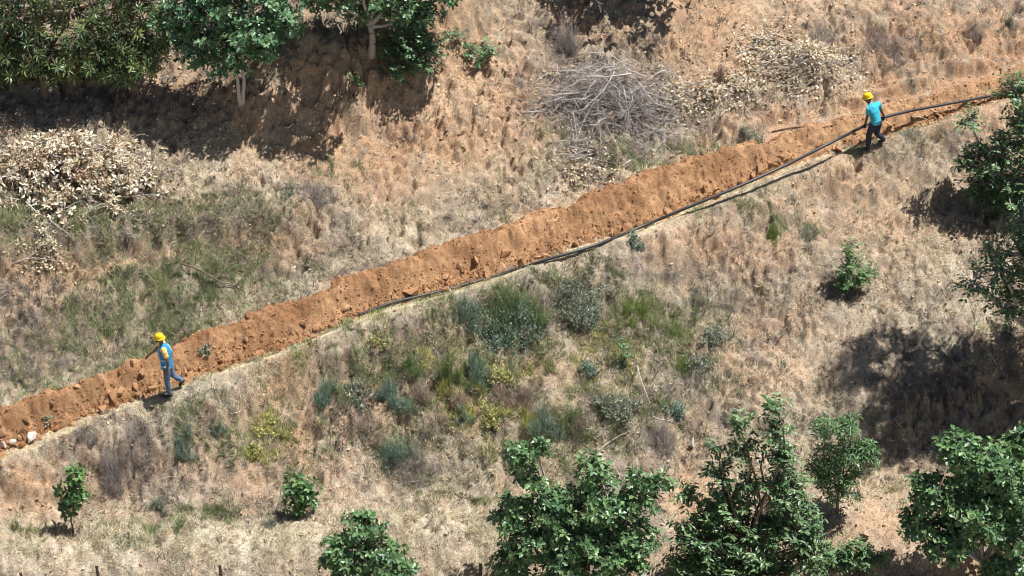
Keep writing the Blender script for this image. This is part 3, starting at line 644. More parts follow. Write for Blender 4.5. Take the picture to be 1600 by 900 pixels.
# a tall tree out of the picture on the right whose shade reaches far to the left
shade_spots = [(1335, 585, 11.5, 0.75), (1400, 560, 10.0, 0.85), (1415, 650, 9.6, 0.95), (1480, 600, 8.6, 1.0), (1500, 680, 8.2, 0.9), (1560, 560, 7.4, 0.9), (1370, 690, 10.6, 0.6)]
sb = [(at(a, b)+SUN/SUN[2]*h, r_) for a, b, h, r_ in shade_spots]
cxy = np.mean([c for c, _ in sb], axis=0); foot = np.array([cxy[0]+0.6, cxy[1]-0.4, 0.0]); foot[2] = float(ground_z(foot[:1], foot[1:2])[0])
tree('walnut_tree', foot, [(*project(*c), r_*ppm(c), float(c[1]-foot[1]), 0.8) for c, r_ in sb], 'walnut', 430, 0.15, P_WAL, 'tall tree standing outside the right edge whose dappled shade crosses the slope', trunk_r=0.16, bark=GREY, trunk_top=foot+np.array([-0.3, 0.2, 5.5]))
# lower right and bottom
tree('fig_tree', (1545, 935), [(1500, 705, 34, 0.2), (1545, 730, 46, 0.1), (1460, 770, 36, 0), (1520, 800, 52, -0.1), (1440, 820, 32, -0.1), (1570, 820, 50, 0), (1590, 760, 44, 0.1), (1480, 850, 34, -0.3), (1570, 890, 40, -0.2)], 'fig', 1150, 0.135, P_FIG, 'broad fig tree filling the lower right corner', trunk_r=0.08, bark=GREY, parts=300)
tree('fig_tree', (1640, 800), [(1600, 690, 30, 0), (1650, 680, 50, 0), (1575, 695, 16, 0)], 'fig', 220, 0.135, P_FIG, 'second fig crown peeping in at the right edge behind the corner fig', trunk_r=0.06, bark=GREY, parts=60)
tree('cherry_tree', (1185, 940), [(1210, 634, 14, 0.1, 1.5), (1213, 668, 17, 0.1, 1.2), (1222, 708, 24, 0.1), (1154, 664, 14, 0, 1.4), (1166, 700, 17, 0, 1.2), (1117, 698, 12, 0, 1.3), (1126, 735, 18, 0), (1228, 758, 34, 0), (1176, 752, 20, 0), (1132, 786, 34, 0), (1240, 815, 42, -0.1), (1095, 830, 40, -0.1), (1170, 835, 46, -0.2), (1262, 856, 34, -0.2), (1120, 882, 46, -0.3), (1200, 895, 44, -0.3), (1075, 878, 30, -0.2), (1076, 768, 14, 0, 1.2)], 'cherry', 1050, 0.14, P_WAL, 'tall young tree with three upright leading shoots and narrow drooping leaves', trunk_r=0.06, bark=BROWN, stems=2)
tree('chestnut_sapling', (1308, 800), [(1290, 668, 22, 0), (1325, 668, 22, 0), (1310, 710, 34, 0), (1345, 715, 26, 0), (1285, 735, 26, 0), (1315, 755, 30, -0.1), (1355, 700, 16, 0)], 'chestnut', 300, 0.15, P_FIG, 'young whorled leaf tree to the right of the three shoot tree', cat='tree', trunk_r=0.035, bark=BROWN, parts=300)
tree('cherry_bush', (1320, 895), [(1290, 872, 20, 0, .7), (1330, 868, 22, 0, .7), (1365, 868, 18, 0, .7), (1345, 850, 9, 0)], 'cherry', 170, 0.11, P_WAL, 'low bush along the bottom edge between tall young tree and corner fig', cat='bush', trunk_r=0.025, bark=BROWN)
tree('fig_tree', (905, 945), [(815, 712, 24, 0, 1.1), (838, 702, 18, 0), (830, 745, 20, 0), (925, 735, 26, 0.1, 1.1), (805, 800, 34, 0), (870, 790, 40, 0), (940, 780, 44, 0), (995, 780, 34, 0), (900, 840, 52, -0.2), (980, 840, 46, -0.1), (830, 840, 40, -0.1), (1000, 745, 18, 0), (1040, 750, 14, 0), (960, 880, 46, -0.3), (880, 890, 46, -0.3), (800, 880, 30, -0.2)], 'fig', 1350, 0.125, P_FIG, 'large bushy fig tree at the centre of the bottom edge', trunk_r=0.07, bark=GREY, parts=300, stems=2)
tree('fig_tree', (570, 950), [(565, 825, 30, 0.1), (530, 860, 30, 0), (590, 862, 36, 0), (545, 895, 36, -0.1), (610, 890, 30, -0.1), (640, 892, 14, 0)], 'fig', 400, 0.12, P_FIG, 'small rounded fig tree cut by the bottom edge left of centre', trunk_r=0.045, bark=GREY, parts=300)
# young saplings standing alone
tree('fig_sapling', (112, 832), [(116, 744, 17, 0, 1.0), (108, 764, 21, 0), (119, 776, 17, -0.05), (106, 793, 15, 0)], 'fig', 85, 0.12, P_YNG, 'slender fig sapling alone at the lower left beside its round shadow', cat='sapling', trunk_r=0.018, bark=BROWN, parts=300)
tree('fig_sapling', (474, 808), [(464, 757, 20, 0), (482, 766, 21, 0), (466, 780, 20, -0.05), (480, 790, 13, 0)], 'fig', 85, 0.12, P_YNG, 'rounded fig sapling with blunt leaves near the left bottom strip', cat='sapling', trunk_r=0.018, bark=BROWN, parts=300)
tree('walnut_sapling', (1334, 456), [(1328, 392, 14, 0, 1.2), (1327, 412, 16, 0), (1341, 430, 21, 0), (1319, 432, 17, 0), (1352, 422, 13, 0)], 'walnut', 120, 0.085, P_YNG, 'bright green sapling alone on the pale slope right of centre', cat='sapling', trunk_r=0.018, bark=BROWN)
tree('fig_sapling', (978, 572), [(972, 536, 10, 0), (980, 552, 10, 0), (972, 560, 8, 0)], 'walnut', 16, 0.075, P_WAL, 'small dark leafy seedling beside a leaning stick in mid slope', cat='sapling', trunk_r=0.012, bark=BROWN)
# ------------------------------------------------------------------ brush piles, branches, weeds, stones, posts, pipe
def branch_pts(p0, p1, sag, n=9): return bend(p0, p1, sag, n)
def branch_mesh(p0, p1, r0, sag, col, B, side=2, n=8):
    g = Geo(); pts = branch_pts(p0, p1, sag, n); tube(g, pts, np.linspace(r0, r0*0.45, n), 5, col)
    for _ in range(side):
        i = rng.integers(2, n-1); L = np.linalg.norm(np.asarray(p1)-np.asarray(p0))*rng.uniform(0.2, 0.45)
        d = unit(unit(pts[i]-pts[i-1])+rng.normal(size=3)*0.6); e = pts[i]+d*L
        e[2] = max(e[2], float(hz(e[0], e[1]))+0.01)
        tube(g, bend(pts[i], e, 0.08, 5), np.linspace(r0*0.5, r0*0.2, 5), 4, col)
    return g.mesh('branch', B, True)
GREYW = [(0.50, 0.46, 0.43), (0.40, 0.35, 0.32), (0.60, 0.56, 0.52), (0.26, 0.21, 0.18), (0.34, 0.29, 0.25)]

# leafy brush pile at the left
B = at(118, 330)
pile = thing('brush_pile', B, 'heap of cut branches with bleached cream leaves at the left edge', 'brush pile')
def heap_h(px, py):
    return 0.72*np.exp(-(((px-110)/95)**2+((py-272)/48)**2)*0.9)+0.25*np.exp(-(((px-25)/60)**2+((py-300)/34)**2))+0.2*np.exp(-(((px-215)/50)**2+((py-300)/26)**2))
def heap_pts(n, seed, inner=False):
    r = np.random.default_rng(seed); px = r.normal(112, 74, n*3); py = r.normal(276+0.12*(px-110), 36, n*3); tr = r.random(n*3) < 0.06; px = np.where(tr, r.normal(75, 60, n*3), px); py = np.where(tr, r.normal(335, 22, n*3), py)
    k = (px > -90) & (px < 300) & ((((px-110)/165)**2+((py-282)/72)**2 < 1) | tr); px, py = px[k][:n], py[k][:n]
    x, y = mean_slope_point(px, py+14); z = hz(x, y); ppx, ppy = project(x, y, z); h = heap_h(ppx, ppy)
    cl = fbm(x*3.3, y*3.3, 888, 3)
    return r, x, y, z, h, cl
r, x, y, z, h, cl = heap_pts(560, 77)
k = r.random(len(x)) < np.clip(0.72+1.6*cl, 0.05, 1); x, y, z, h, cl = x[k], y[k], z[k], h[k], cl[k]; nc = len(x); nl = 17; m = nc*nl
cc = np.stack([x, y, z+h*(0.6+0.5*r.random(nc))+0.03], 1); ax = unit(UPN+r.normal(size=(nc, 3))*0.6)
rd = unit(r.normal(size=(m, 3))+np.repeat(ax, nl, 0)*0.7)
P = np.repeat(cc, nl, 0)+rd*0.085*r.random((m, 1)); D = rd+r.normal(size=(m, 3))*0.3; N = UPN+r.normal(size=(m, 3))*0.7
shade = np.repeat(np.array([(0.70, 0.61, 0.45), (0.60, 0.48, 0.33), (0.76, 0.69, 0.55), (0.36, 0.25, 0.16)])[r.choice(4, nc, p=[.36, .25, .22, .17])], nl, 0); C = shade*r.uniform(0.7, 1.12, (m, 1))
g = Geo(); scatter_tmpl(g, OVAL[0]*np.array([1.0, 1, 1.6]), OVAL[1], P, D, N, 0.105*r.uniform(0.55, 1.3, m), C)
obj('dry_leaves', g.mesh('dry_leaves', B), M_DRYLEAF, pile, kind='stuff')
r, x, y, z, h, cl = heap_pts(150, 78)
for i in range(150):
    a = r.uniform(0, math.pi); L = r.uniform(0.35, 0.95)
    p0 = np.array([x[i], y[i], z[i]+h[i]*r.uniform(0.1, 1.0)+0.02]); p1 = p0+np.array([math.cos(a)*L, math.sin(a)*L*0.7, r.uniform(-0.2, 0.15)])
    p1[2] = max(p1[2], float(hz(p1[0], p1[1]))+0.02)
    col = GREYW[r.integers(5)]
    obj('branch', branch_mesh(p0, p1, r.uniform(0.006, 0.014), 0.10, col, B, 1, 6), M_BARK, pile)
for (a, b, ha, hb, rr) in [((0, 235), (95, 245), .5, .8, .014), ((60, 330), (35, 270), .1, .5, .012), ((105, 205), (150, 255), .75, .75, .013), ((30, 312), (-10, 300), .2, .1, .012), ((40, 315), (92, 352), .25, .05, .014), ((75, 335), (112, 372), .15, .02, .012), ((150, 225), (200, 265), .6, .4, .011), ((205, 300), (198, 265), .2, .5, .011)]:
    obj('branch', branch_mesh(at(*a, ha), at(*b, hb), rr, 0.06, GREYW[2], B, 2), M_BARK, pile)
# spray of dry leaves that slid off the heap
B = at(65, 428); spray = thing('fallen_branch', B, 'curved bare branch tipped with cream leaves below the leafy heap', 'branch')
obj('branch', branch_mesh(at(-20, 420, .02), at(88, 408, .06), 0.013, 0.06, GREYW[2], B, 2), M_BARK, spray)
r = np.random.default_rng(79); n = 190; px = np.concatenate([r.normal(72, 22, n), r.normal(75, 8, 60)]); py = np.concatenate([r.normal(408, 9, n), r.normal(385, 16, 60)]); x, y = mean_slope_point(px, py+3); m = len(x)
g = Geo(); scatter_tmpl(g, OVAL[0], OVAL[1], np.stack([x, y, hz(x, y)+0.04+0.08*r.random(m)], 1), r.normal(size=(m, 3)), UPN+r.normal(size=(m, 3))*0.6, 0.08*r.uniform(0.6, 1.2, m), np.array((0.70, 0.59, 0.42))*r.uniform(0.7, 1.1, (m, 1)))
obj('dry_leaves', g.mesh('dry_leaves', B), M_DRYLEAF, spray, kind='stuff')

# bare twig pile in the upper middle
B = at(945, 195)
pile2 = thing('twig_pile', B, 'tangled heap of bare grey branches in the upper middle', 'brush pile')
r = np.random.default_rng(81)
def heap2(px, py): return 0.62*np.exp(-(((px-950)/85)**2+((py-150)/44)**2)*0.8)
def p2(px, py, k):
    q = at(px, py+8, 0); pp = project(*q); return q+np.array([0, 0, heap2(*pp)*k+0.02])
for i in range(240):
    u_ = r.random(); cx, cy = (r.normal(930, 48), r.normal(150, 22)) if u_ < 0.62 else ((r.normal(1000, 34), r.normal(165, 22)) if u_ < 0.85 else (r.normal(925, 60), r.normal(222, 26))); L = r.uniform(40, 115); a = r.normal(0.15, 0.5) if r.random() < 0.6 else r.uniform(-1.5, 1.5)
    dx = math.cos(a)*L*0.5; dy = math.sin(a)*L*0.38
    p0 = p2(cx-dx, cy-dy, r.uniform(0.1, 1.0)); p1 = p2(cx+dx, cy+dy, r.uniform(0.1, 1.0))
    obj('branch', branch_mesh(p0, p1, 0.004+0.013*r.random()**2, 0.12, GREYW[r.choice(5, p=[.26, .22, .2, .16, .16])], B, 2, 7), M_BARK, pile2)
for (a, b, ha, hb, rr) in [((915, 118), (1062, 160), .7, .35, .015), ((960, 112), (905, 180), .75, .3, .015), ((985, 115), (910, 120), .75, .7, .014), ((1000, 130), (1055, 172), .7, .1, .013), ((985, 140), (990, 212), .6, .02, .016), ((975, 140), (1000, 215), .6, .02, .015), ((968, 145), (978, 200), .6, .05, .013), ((930, 125), (905, 192), .7, .1, .014), ((838, 150), (930, 130), .15, .6, .012), ((850, 160), (945, 160), .1, .5, .012), ((1010, 120), (945, 112), .6, .8, .014), ((870, 100), (860, 135), .2, .1, .011), ((1040, 110), (950, 135), .3, .6, .012), ((912, 190), (985, 150), .2, .6, .013), ((1000, 190), (1035, 205), .2, .02, .02)]:
    obj('branch', branch_mesh(at(*a, ha), at(*b, hb), rr, 0.07, (0.55, 0.51, 0.48), B, 2), M_BARK, pile2)
for i in range(34):                                                # loose ends trailing downhill
    ax = r.uniform(870, 1030); ay = r.uniform(140, 195); bx_ = ax+r.normal(10, 34); by_ = ay+r.uniform(28, 80)
    obj('branch', branch_mesh(p2(ax, ay, 0.8), at(bx_, by_, 0.02), 0.005+0.013*r.random()**2, 0.08, GREYW[r.choice(5)], B, 2, 7), M_BARK, pile2)
g = Geo(); n = 2600; px = r.normal(945, 62, n); py = r.normal(158, 26, n); x, y = mean_slope_point(px, py+8); z = hz(x, y); ppx, ppy = project(x, y, z)
D = r.normal(size=(n, 3))*np.array([1, 1, .4])
scatter_tmpl(g, BENT, BENTF, np.stack([x, y, z+heap2(ppx, ppy)*r.random(n)], 1), D, r.normal(size=(n, 3)), np.stack([np.full(n, 0.011), r.uniform(0.15, 0.45, n), np.full(n, 0.2)], 1), np.asarray(GREYW)[r.integers(0, 5, n)]*r.uniform(0.5, 1.0, (n, 1)))
obj('fine_twigs', g.mesh('fine_twigs', B), M_BARK, pile2, kind='stuff')

# straw coloured leaf and twig heaps at the upper right
def leaf_heap(cx, cy, rx, ry, hh, n, nbr, seed, label, nm='leaf_heap'):
    B = at(cx, cy+ry*0.6); root = thing(nm, B, label, 'leaf heap'); r = np.random.default_rng(seed)
    def hf(px, py): return hh*np.exp(-(((px-cx)/rx)**2+((py-cy)/ry)**2))
    px = r.normal(cx, rx*0.62, n); py = r.normal(cy, ry*0.62, n); x, y = mean_slope_point(px, py+5); z = hz(x, y); q = project(x, y, z); cl = fbm(x*3, y*3, seed, 3)
    k = r.random(n) < np.clip(0.6+1.5*cl, 0.05, 1); x, y, z = x[k], y[k], z[k]; m = len(x); h = hf(q[0][k], q[1][k])
    C = np.array([(0.70, 0.60, 0.43), (0.60, 0.47, 0.30), (0.77, 0.69, 0.54), (0.42, 0.30, 0.18)])[r.choice(4, m, p=[.38, .26, .24, .12])]*r.uniform(0.7, 1.1, (m, 1))
    g = Geo(); scatter_tmpl(g, OVAL[0]*np.array([1, 1, 1.5]), OVAL[1], np.stack([x, y, z+h*(0.3+0.8*r.random(m))+0.015], 1), r.normal(size=(m, 3))*np.array([1, 1, .6]), UPN+r.normal(size=(m, 3))*0.5, 0.085*r.uniform(0.6, 1.3, m), C)
    obj('dry_leaves', g.mesh('dry_leaves', B), M_DRYLEAF, root, kind='stuff')
    for i in range(nbr):
        ax = r.normal(cx, rx*0.5); ay = r.normal(cy, ry*0.5); L = r.uniform(25, 75); a = r.normal(0.1, 0.5)
        p0 = at(ax-math.cos(a)*L/2, ay-math.sin(a)*L*0.3, 0.03); p1 = at(ax+math.cos(a)*L/2, ay+math.sin(a)*L*0.3, 0.03)
        p0[2] += float(hf(*project(*p0))); p1[2] += float(hf(*project(*p1)))
        obj('branch', branch_mesh(p0, p1, r.uniform(0.006, 0.012), 0.06, GREYW[r.integers(5)], B, 1, 6), M_BARK, root)
leaf_heap(1245, 105, 80, 36, 0.28, 3600, 60, 91, 'sprawling heap of straw coloured leaves and sticks above the worker in cyan')
leaf_heap(1195, 70, 38, 24, 0.16, 1100, 8, 92, 'small pale leaf patch left above the sprawling straw heap')
leaf_heap(1085, 150, 76, 24, 0.18, 2300, 18, 93, 'pale leaf and twig litter just right of the tangled branch heap')
leaf_heap(915, 252, 44, 28, 0.14, 900, 26, 94, 'thin scatter of twigs and leaves below the tangled branch heap')

# single sticks and poles
def stick(a, b, r0, col, label, nm='stick', ha=0.03, hb=0.03, sag=0.04, side=0, cat='stick'):
    A = at(*a, ha); Bq = at(*b, hb); me = branch_mesh(A, Bq, r0, sag, col, A, side)
    o = obj(nm, me, M_BARK, None, label, cat); o.location = A; return o
stick((917, 222), (957, 174), 0.032, (0.36, 0.26, 0.17), 'thick brown pole leaning against the tangled branch heap', 'log', 0.03, 0.3, 0.01, cat='log')
stick((1163, 164), (1196, 212), 0.012, (0.5, 0.45, 0.4), 'longer of two thin crossed sticks left of the worker in cyan', ha=0.1)
stick((1184, 178), (1213, 205), 0.010, (0.48, 0.42, 0.36), 'shorter of two thin crossed sticks left of the worker in cyan', ha=0.08)
stick((1206, 206), (1312, 184), 0.020, (0.20, 0.12, 0.08), 'long dark root lying along the top of the soil mound', 'root', 0.02, 0.02, 0.02, cat='root')
stick((1262, 204), (1316, 192), 0.014, (0.17, 0.10, 0.07), 'short dark root just below the long root on the mound', 'root', 0.02, 0.02, 0.03, cat='root')
stick((1424, 184), (1456, 193), 0.010, (0.66, 0.58, 0.48), 'pale forked stick on the bare soil right of the worker in cyan', ha=0.05, sag=0.2, side=1)
stick((996, 572), (1017, 638), 0.013, (0.62, 0.56, 0.46), 'pale slender stick leaning in the middle of the lower slope', ha=0.3)
stick((928, 708), (980, 676), 0.012, (0.66, 0.60, 0.50), 'pale stick lying behind the large bushy fig', hb=0.06)
stick((283, 412), (380, 446), 0.022, (0.18, 0.14, 0.11), 'dark fallen branch across the green grass patch', 'fallen_branch', 0.08, 0.05, 0.05, 3, 'branch')
stick((1020, 650), (1056, 662), 0.014, (0.6, 0.56, 0.52), 'white weathered branch on the grey scrub of mid slope', 'fallen_branch', 0.08, 0.04, 0.14, 2, 'branch')
stick((1408, 138), (1414, 172), 0.011, (0.3, 0.2, 0.14), 'thin upright twig stuck in the bank above the pipe', ha=0.3)
stick((1310, 138), (1325, 152), 0.011, (0.55, 0.46, 0.36), 'short pale twig on the bank just above the yellow helmet', ha=0.15, side=1)
stick((240, 755), (275, 745), 0.010, (0.5, 0.42, 0.32), 'thin pale stick beside the grey dead clump at lower left', hb=0.05)
stick((1040, 218), (1012, 250), 0.010, (0.6, 0.56, 0.52), 'thin white stick pointing downhill right of the brown pole', ha=0.1)
stick((985, 250), (900, 300), 0.012, (0.58, 0.54, 0.5), 'bundle of pale twigs touching the top of the soil mound', ha=0.1, side=3, sag=0.06)

# weeds
TEAL = [(0.16, 0.235, 0.17), (0.21, 0.285, 0.215), (0.11, 0.17, 0.12), (0.28, 0.34, 0.25)]
GRN = [(0.16, 0.21, 0.085), (0.21, 0.26, 0.115), (0.115, 0.165, 0.065)]
LIME = [(0.22, 0.29, 0.075), (0.17, 0.25, 0.06), (0.29, 0.33, 0.12)]
GRYG = [(0.25, 0.27, 0.20), (0.34, 0.35, 0.27), (0.19, 0.21, 0.15)]
RUST = [(0.33, 0.24, 0.20), (0.42, 0.32, 0.27), (0.26, 0.18, 0.15)]
ASH = [(0.32, 0.28, 0.255), (0.42, 0.375, 0.34), (0.24, 0.205, 0.185)]
OLIVE = [(0.34, 0.33, 0.20), (0.26, 0.27, 0.14), (0.44, 0.40, 0.26), (0.19, 0.21, 0.10)]
YEL = [(0.40, 0.38, 0.13), (0.34, 0.34, 0.12), (0.46, 0.42, 0.19)]
def weed(px, py, w, h, style, pal, label, nm='weed', cat='weed', dens=1.0):
    B = at(px, py); s = 1/ppm(B); W = w*s*0.5; H = h*s/0.86*0.74; r = np.random.default_rng(int(px*7+py*13)); pal = np.asarray(pal)
    n = int(dens*(26+w*h/({'broom': 4.2, 'leafy': 8.0, 'twiggy': 5.0, 'grass': 2.6}[style]))); root = thing(nm, B, label, cat)
    ns = int(3+w/11); sa = r.uniform(0, 6.283, ns); sr = np.sqrt(r.random(ns))*0.85; sr[0] = 0                  # a plant is several ragged shoots
    si = r.integers(0, ns, n); sh = r.uniform(0.45, 1.05, ns); sh[0] = 1.0; sp = r.uniform(0.22, 0.5, ns)
    a = r.uniform(0, 6.283, n); q = np.sqrt(r.random(n)); cx = np.cos(sa[si])*sr[si]; cy = np.sin(sa[si])*sr[si]*0.8
    wide = 1.3 if style == 'grass' else 0.45
    bx = B[0]+(cx+np.cos(a)*q*wide*sp[si])*W; by = B[1]+(cy+np.sin(a)*q*wide*sp[si])*W; bz = hz(bx, by)
    out = 0.5 if style == 'grass' else 1.0
    tx = bx+(np.cos(a)*q*sp[si]*out+r.normal(0, 0.16, n))*W; ty = by+(np.sin(a)*q*sp[si]*out+r.normal(0, 0.16, n))*W; tz = bz+H*sh[si]*(1.05-0.45*q**2)*r.uniform(0.35, 1.08, n)*(0.75 if style == 'grass' else 1)
    P0 = np.stack([bx, by, bz-0.01], 1); D = np.stack([tx, ty, tz], 1)-P0; L = np.linalg.norm(D, axis=1)
    C = pal[r.integers(0, len(pal), n)]*r.uniform(0.65, 1.3, (n, 1))
    wd = {'broom': 0.0075, 'leafy': 0.006, 'twiggy': 0.006, 'grass': 0.0085}[style]; C = C*1.15
    g = Geo(); scatter_tmpl(g, BENT, BENTF, P0, D, r.normal(size=(n, 3)), np.stack([np.full(n, wd), L, L*0.5], 1), C*(0.75 if style == 'leafy' else 1))
    if style == 'twiggy':
        t = r.uniform(0.4, 0.9, n)[:, None]; Q = P0+D*t; d2 = unit(D)+r.normal(size=(n, 3))*0.7
        scatter_tmpl(g, BLADE, BF, Q, d2, r.normal(size=(n, 3)), np.stack([np.full(n, 0.0042), L*0.4, L*0.4], 1), C*1.1)
    obj('stems', g.mesh('stems', B), M_GRASS, root, kind='stuff')
    if style in ('leafy', 'broom'):
        k = 5 if style == 'leafy' else 2
        Q = np.repeat(P0, k, 0)+np.repeat(D, k, 0)*r.uniform(0.35, 1.02, (n*k, 1))+r.normal(size=(n*k, 3))*0.015
        g = Geo(); sz = 0.042 if style == 'leafy' else 0.045
        S = sz*r.uniform(0.6, 1.3, n*k); S = np.stack([S*(1.0 if style == 'leafy' else 0.3), S*(1 if style == 'leafy' else 1.1), S], 1)
        scatter_tmpl(g, LITT, LITF, Q, np.repeat(unit(D), k, 0)*0.6+r.normal(size=(n*k, 3))*0.7, r.normal(size=(n*k, 3))+UPN, S, np.repeat(C, k, 0)*r.uniform(0.8, 1.3, (n*k, 1)))
        obj('foliage', g.mesh('foliage', B), M_GRASS, root, kind='stuff')
    return root
